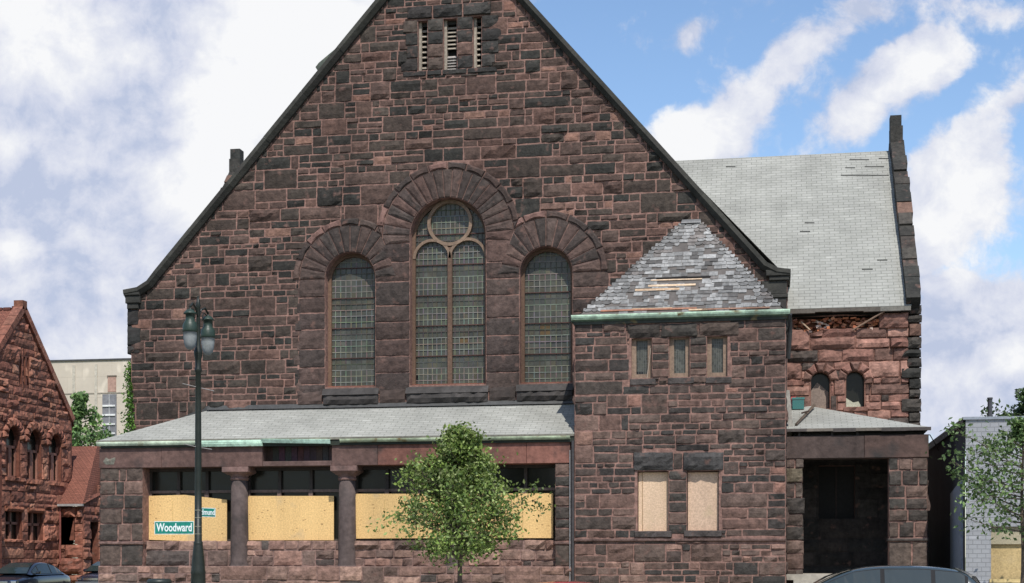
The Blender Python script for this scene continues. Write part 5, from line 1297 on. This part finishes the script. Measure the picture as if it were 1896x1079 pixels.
mb.add([(x_e + .12, yw0 - .25, eW), (x_e + .12, 76, eW + 2.2), (PX(180, yr_), 76, rzz), (PX(180, yr_), yr_, rzz)], [(0, 1, 2, 3)])
wr_ = set_rc(mb.build('side_wing_roof', M['redshingle'], red))
mb = MB(); mb.box(XC + .05, x_e + .15, yw0 - .36, yw0 - .24, eW - .09, eW + .02, (.27, .26, .25)); mb.build('gutter', M['metal'], red)
mb = MB(); xq = PX(103, yw0 - .15); mb.tube([(XC + .1, yw0 - .15, .1), (XC + .1, yw0 - .15, eW - .1)], .05, 8, (.20, .07, .055)); mb.build('downpipe', M['metal'], red)

# ================================================================== TAN BLOCK behind
YB = 112; tanb = thing('tan_building', (PX(165, YB), YB, 0), 'plain tan concrete block with one window column behind the two churches', 'building')
x0, zt = P(88, 668, YB); x1 = PX(262, YB); ztop_ = PZ(165, 668, YB)
mb = MB(); mb.box(x0, x1 + 6, YB, YB + 18, 0, ztop_); set_rc(mb.build('wall', M['tanwall'], tanb))
fr = front(YB)
mb = MB(); mb.fbox(fr, x0 - .1, x1 + 6, ztop_, ztop_ + .14, -.3, .08, (.06, .06, .06)); mb.build('roof_edge', M['plain'], tanb)
a, z1_ = P(200, 697, YB); b, z0_ = P(215, 725, YB)
mb = MB(); mb.fbox(fr, a, b, z0_, z1_, 0, .06, (.38, .24, .19)); mb.fbox(fr, a - .05, b + .05, z1_, z1_ + .1, 0, .1, (.2, .17, .14)); mb.build('bricked_window', M['plain'], tanb)
a, b = PX(190, YB), PX(216, YB); mb = MB(); mb.fbox(fr, a, b, 0, PZ(203, 730, YB), 0, .05, (.17, .17, .18))
mb.fbox(fr, (a + b) / 2 - .04, (a + b) / 2 + .04, 0, PZ(203, 730, YB), .05, .08, (.3, .3, .3))
for k in range(10): z = PZ(203, 751 + 17 * k, YB); mb.fbox(fr, a + .03, b - .1, z - .08, z + .06, .05, .13, (.62, .62, .6))
mb.build('window_column', M['plain'], tanb)
mb = MB(); 
for px_ in (137, 178): x = PX(px_, YB); mb.fbox(fr, x - .12, x + .12, 0, ztop_ - .3, 0, .05, (.44, .40, .33))
zc_ = PZ(165, 728, YB); mb.fbox(fr, x0, x1, zc_ - .04, zc_ + .04, 0, .04, (.30, .26, .21)); mb.build('pilaster', M['plain'], tanb)

# ================================================================== GREY BRICK SHOP on the right
YS = 44.0; gx, _ = P(1788, 775, YS); gz_ = PZ(1789, 777, YS); yend = 55.0; gzb = PZ(1719, 832, yend)
shop = thing('grey_brick_shop', (gx, YS, 0), 'low grey painted brick building with a boarded shopfront at the right edge', 'building')
mb = MB(); fr = front(YS); oa, ob = PX(1835, YS), PX(1990, YS); oz0, oz1 = PZ(1865, 1072, YS), PZ(1865, 975, YS)
mb.wall(fr, [(gx, 0), (gx, gz_), (gx + 14, gz_), (gx + 14, 0)], [[(oa, oz0), (oa, oz1), (ob, oz1), (ob, oz0)]], .25)
set_rc(mb.build('front_wall', M['whitebrick'], shop))
mb = MB(); fr2 = left(gx)
mb.add([(gx + .002, YS + .12, 0), (gx + .002, yend, 0), (gx + .002, yend, gzb), (gx + .002, YS + .12, gz_)], [(0, 1, 2, 3)], (.045, .043, .046)); mb.add([(gx + .002, YS + .12, gz_), (gx + 14, YS + .12, gz_), (gx + 14, yend, gzb), (gx + .002, yend, gzb)], [(0, 1, 2, 3)], (.05, .05, .05))
z_ = 0; 
mb.build('side_wall', M['plain'], shop)
mb = MB()
for (ya, yb2) in ((YS + .0, yend),):
    mb.add([(gx - .08, ya - .05, gz_ - .14), (gx - .08, yb2, gzb - .14), (gx - .08, yb2, gzb + .10), (gx - .08, ya - .05, gz_ + .06), (gx + .25, ya - .05, gz_ + .06), (gx + .25, yb2, gzb + .10)], [(0, 1, 2, 3), (3, 2, 5, 4)], (.06, .05, .05))
mb.fbox(fr, gx - .08, gx + 14, gz_, gz_ + .08, -.3, .05, (.22, .24, .27)); mb.build('coping', M['metal'], shop)
mb = MB(); fb2 = left(gx + .0); ya, yb2 = 46.0, 49.0; zt2 = 4.0
mb.prism(fb2, [(44.6, 0), (44.6, 3.9), (47.3, 3.6), (47.3, 0)], 0, .05, (.20, .22, .27)); mb.build('side_panel', M['metal'], shop)
mb = MB(); mb.fbox(fr, oa, ob, oz0, oz1 - .0, -.24, -.18, (.42, .31, .15)); mb.build('window_board', M['osb'], shop); mb = MB(); mb.fbox(fr, oa, ob, oz1 - .5, oz1, -.17, -.1, (.33, .29, .20))
mb.build('window_board', M['osb'], shop)
mb = MB(); mb.fbox(fr, oa - .05, ob, oz0 - .1, oz0, -.2, .08, (.5, .38, .18)); mb.build('sill', M['plain'], shop)
mb = MB(); cx_, _ = P(1833, 780, 50); mb.tube([(cx_, 50, 4.6), (cx_, 50, PZ(1833, 737, 50))], .075, 10, (.05, .05, .055)); mb.lathe(cx_, 50, [(.09, PZ(1833, 739, 50)), (.09, PZ(1833, 736, 50))], 10, (.05, .05, .05)); mb.build('flue_pipe', M['metal'], shop)
wp = thing('overhead_wire', (PX(1720, 56), 56, 0), 'thin dark wire running from the side porch to the grey building', 'wire')
mb = MB(); mb.tube([(PX(1690, 49), 49.2, PZ(1700, 803, 49)), (PX(1722, 50.5), 50.5, PZ(1722, 805, 50.5)), (gx + .05, 51, gz_ - .45)], .018, 5, (.03, .03, .03)); mb.build('cable', M['rubber'], wp)
# ================================================================== GROUND
def gmat(name, c1, c2, sc, bump=.4):
    m, nt, b = nodes(name); tc = N(nt, 'ShaderNodeTexCoord'); n = N(nt, 'ShaderNodeTexNoise', i_Scale=sc, i_Detail=8, i_Roughness=.7); nt.links.new(tc.outputs['Object'], n.inputs['Vector'])
    r = N(nt, 'ShaderNodeMix', data_type='RGBA'); r.inputs[6].default_value = (*c1, 1); r.inputs[7].default_value = (*c2, 1); nt.links.new(n.outputs[0], r.inputs[0]); nt.links.new(r.outputs[2], b.inputs['Base Color']); b.inputs['Roughness'].default_value = .95; b.inputs['Specular IOR Level'].default_value = .2
    return m
grass = gmat('dry_grass', (.10, .12, .04), (.17, .16, .07), 2); asph = gmat('asphalt', (.045, .045, .047), (.065, .064, .062), 6); conc = gmat('pavement', (.26, .25, .23), (.34, .33, .30), 3)
def flat(name, x0, x1, y0, y1, z, mat, h=0):
    m_ = MB()
    if h: m_.box(x0, x1, y0, y1, z - h, z)
    else: m_.add([(x0, y0, z), (x1, y0, z), (x1, y1, z), (x0, y1, z)], [(0, 1, 2, 3)])
    return struct(m_.build(name, mat))
flat('ground', -1500, 1500, -300, 2500, -.004, grass)
flat('road', -400, 400, 4, 35, .0, asph); flat('road', -33.2, -25.0, 35.0, 300, .001, asph)
flat('pavement', -24.6, 60, 35.0, 43.9, .12, conc, .12); flat('pavement', -24.6, -22.2, 43.9, 120, .12, conc, .12); flat('pavement', -60, -33.4, 35.0, 40, .12, conc, .12); flat('pavement', -34.9, -33.4, 40, 66, .12, conc, .12); flat('pavement', -60, 60, -1.5, 3.9, .12, conc, .12)
for k in range(14):
    x = -60 + k * 9; m_ = MB(); m_.add([(x, 19.6, .004), (x + 3, 19.6, .004), (x + 3, 19.72, .004), (x, 19.72, .004)], [(0, 1, 2, 3)], (.7, .7, .66)); struct(m_.build('road_marking', M['plain']))
# ================================================================== SKY AND SUN
EL, AZ = math.radians(55), math.radians(22)
sd_ = Vector((math.sin(AZ) * math.cos(EL), -math.cos(AZ) * math.cos(EL), math.sin(EL)))
sun = bpy.data.lights.new('sun', 'SUN'); so = bpy.data.objects.new('sun', sun); col.objects.link(so); sun.energy = 4.2; sun.angle = math.radians(.5); sun.color = (1, .96, .90)
so.rotation_euler = (-sd_).to_track_quat('-Z', 'Y').to_euler(); so.location = (0, 0, 40)
W = bpy.data.worlds.new('World'); S.world = W; W.use_nodes = True; nt = W.node_tree; L = nt.links
for n in list(nt.nodes): nt.nodes.remove(n)
out = N(nt, 'ShaderNodeOutputWorld'); bg = N(nt, 'ShaderNodeBackground'); bgc = N(nt, 'ShaderNodeBackground'); mxs = N(nt, 'ShaderNodeMixShader')
sky = N(nt, 'ShaderNodeTexSky', sky_type='NISHITA', sun_disc=False, sun_elevation=EL, sun_rotation=math.pi - AZ, air_density=1.0, dust_density=.6, ozone_density=2.0)
hs_ = N(nt, 'ShaderNodeHueSaturation', i_Saturation=1.04, i_Value=1.04); L.new(sky.outputs[0], hs_.inputs['Color'])
L.new(hs_.outputs[0], bg.inputs[0]); bg.inputs[1].default_value = .15; bgc.inputs[1].default_value = 1.0
tc = N(nt, 'ShaderNodeTexCoord')
rot = N(nt, 'ShaderNodeMapping', vector_type='POINT'); rot.inputs['Rotation'].default_value = (0, 0, -TH); L.new(tc.outputs['Generated'], rot.inputs[0])
sx = N(nt, 'ShaderNodeSeparateXYZ'); L.new(rot.outputs[0], sx.inputs[0])
ab = N(nt, 'ShaderNodeMath', operation='ABSOLUTE'); L.new(sx.outputs[1], ab.inputs[0]); mxm = N(nt, 'ShaderNodeMath', operation='MAXIMUM', i_1=.15); L.new(ab.outputs[0], mxm.inputs[0])
dx_ = N(nt, 'ShaderNodeMath', operation='DIVIDE'); L.new(sx.outputs[0], dx_.inputs[0]); L.new(mxm.outputs[0], dx_.inputs[1])
dz_2 = N(nt, 'ShaderNodeMath', operation='DIVIDE'); L.new(sx.outputs[2], dz_2.inputs[0]); L.new(mxm.outputs[0], dz_2.inputs[1])
cb = N(nt, 'ShaderNodeCombineXYZ'); L.new(dx_.outputs[0], cb.inputs[0]); L.new(dz_2.outputs[0], cb.inputs[1])
# warp
def noi(vec, sc, det, rough_=.55, dist=0.0, off=0):
    n = N(nt, 'ShaderNodeTexNoise', i_Scale=sc, i_Detail=det, i_Roughness=rough_, i_Distortion=dist)
    if off: 
        m = N(nt, 'ShaderNodeMapping'); m.inputs['Location'].default_value = (off, off * .7, off * .3); L.new(vec, m.inputs[0]); L.new(m.outputs[0], n.inputs['Vector'])
    else: L.new(vec, n.inputs['Vector'])
    return n
wn = noi(cb.outputs[0], 9, 5); ws = N(nt, 'ShaderNodeVectorMath', operation='SUBTRACT'); ws.inputs[1].default_value = (.5, .5, .5); L.new(wn.outputs['Color'], ws.inputs[0])
wm = N(nt, 'ShaderNodeVectorMath', operation='SCALE'); wm.inputs['Scale'].default_value = .04; L.new(ws.outputs[0], wm.inputs[0])
wa = N(nt, 'ShaderNodeVectorMath', operation='ADD'); L.new(cb.outputs[0], wa.inputs[0]); L.new(wm.outputs[0], wa.inputs[1]); V = wa.outputs[0]
def blob(px, py, rx, ry, ang, wgt):
    m = N(nt, 'ShaderNodeMapping', vector_type='TEXTURE'); m.inputs['Location'].default_value = ((px - HX) / F, (HY - py) / F, 0); m.inputs['Rotation'].default_value = (0, 0, math.radians(ang)); m.inputs['Scale'].default_value = (rx / F, ry / F, 1); L.new(V, m.inputs[0])
    # flatten the third axis
    g = N(nt, 'ShaderNodeTexGradient', gradient_type='SPHERICAL'); L.new(m.outputs[0], g.inputs[0])
    mm = N(nt, 'ShaderNodeMath', operation='MULTIPLY', i_1=wgt); L.new(g.outputs['Fac'], mm.inputs[0]); return mm.outputs[0]
def summ(lst, base):
    prev = None
    for b_ in lst:
        o = blob(*b_)
        if prev is None: a = N(nt, 'ShaderNodeMath', operation='ADD', i_1=base); L.new(o, a.inputs[0])
        else: a = N(nt, 'ShaderNodeMath', operation='ADD'); L.new(prev, a.inputs[0]); L.new(o, a.inputs[1])
        prev = a.outputs[0]
    return prev
COVER = [(150, 350, 900, 700, 0, 2.2), (640, 0, 420, 330, 0, 1.2),
         (1390, 190, 250, 85, 38, 1.15), (1270, 260, 130, 90, 0, 1.2), (1500, 90, 110, 70, 20, .7), (1280, 60, 75, 40, 30, .7), (1580, 8, 70, 40, 0, .7),
         (1590, 190, 300, 90, 33, 1.4), (1700, 110, 120, 70, 20, .8), (1850, 15, 160, 50, -10, .8), (1870, 180, 170, 70, 50, 1.1),
         (1765, 390, 190, 180, 0, 1.7), (1880, 580, 230, 110, 10, 1.1), (1750, 650, 330, 150, 0, 1.5), (1850, 740, 240, 110, 10, 1.2)]
cov = summ(COVER, -.12)
n1 = noi(V, 12, 12, .62); n1m = N(nt, 'ShaderNodeMath', operation='MULTIPLY_ADD', i_1=3.4, i_2=-1.66); L.new(n1.outputs[0], n1m.inputs[0])
den = N(nt, 'ShaderNodeMath', operation='ADD'); L.new(cov, den.inputs[0]); L.new(n1m.outputs[0], den.inputs[1])
# general cloud behind the viewer and overhead stays patchy
mk = N(nt, 'ShaderNodeMapRange', interpolation_type='SMOOTHSTEP', i_1=.08, i_2=.64); L.new(den.outputs[0], mk.inputs[0])
# brightness of the cloud: white tops, lavender grey hollows
BRI = [(60, 50, 260, 150, 0, 1.2), (560, 90, 260, 260, 0, 1.7), (400, 210, 120, 120, 0, .9), (385, 345, 150, 110, 35, 1.2), (5, 270, 60, 70, 0, .8), (10, 450, 90, 50, 0, .8),
       (1250, 250, 130, 100, 0, 1.2), (1370, 210, 260, 90, 38, .45), (1500, 90, 120, 80, 20, .5), (1860, 60, 160, 120, 0, .4), (1700, 120, 140, 80, 25, .9), (1590, 200, 190, 60, 33, .4), (1780, 390, 150, 150, 0, 1.0), (1880, 690, 110, 80, 30, 1.0), (170, 640, 120, 50, 0, .4), (1830, 190, 160, 60, 50, .6)]
bri = summ(BRI, .10)
n2 = noi(V, 13, 10, .6, 0, 3.7); n2m = N(nt, 'ShaderNodeMath', operation='MULTIPLY_ADD', i_1=1.5, i_2=-.68); L.new(n2.outputs[0], n2m.inputs[0])
up_ = N(nt, 'ShaderNodeMapping'); up_.inputs['Location'].default_value = (.006, .016, 0); L.new(V, up_.inputs[0])
n1b = noi(up_.outputs[0], 12, 9, .62); df = N(nt, 'ShaderNodeMath', operation='SUBTRACT'); L.new(n1.outputs[0], df.inputs[0]); L.new(n1b.outputs[0], df.inputs[1])
dm = N(nt, 'ShaderNodeMath', operation='MULTIPLY_ADD', i_1=2.6, i_2=0.0); L.new(df.outputs[0], dm.inputs[0]); L.new(n2m.outputs[0], dm.inputs[2])
bs = N(nt, 'ShaderNodeMath', operation='ADD'); L.new(bri, bs.inputs[0]); L.new(dm.outputs[0], bs.inputs[1])
ramp = N(nt, 'ShaderNodeValToRGB'); L.new(bs.outputs[0], ramp.inputs[0]); e = ramp.color_ramp.elements
e[0].position = .0; e[0].color = (.43, .485, .63, 1); e[1].position = .95; e[1].color = (.79, .795, .81, 1)
q = ramp.color_ramp.elements.new(.32); q.color = (.57, .60, .705, 1)
L.new(ramp.outputs[0], bgc.inputs[0])
L.new(mk.outputs[0], mxs.inputs[0]); L.new(bg.outputs[0], mxs.inputs[1]); L.new(bgc.outputs[0], mxs.inputs[2]); L.new(mxs.outputs[0], out.inputs[0])
S.cycles.max_bounces = 5; S.cycles.use_denoising = True
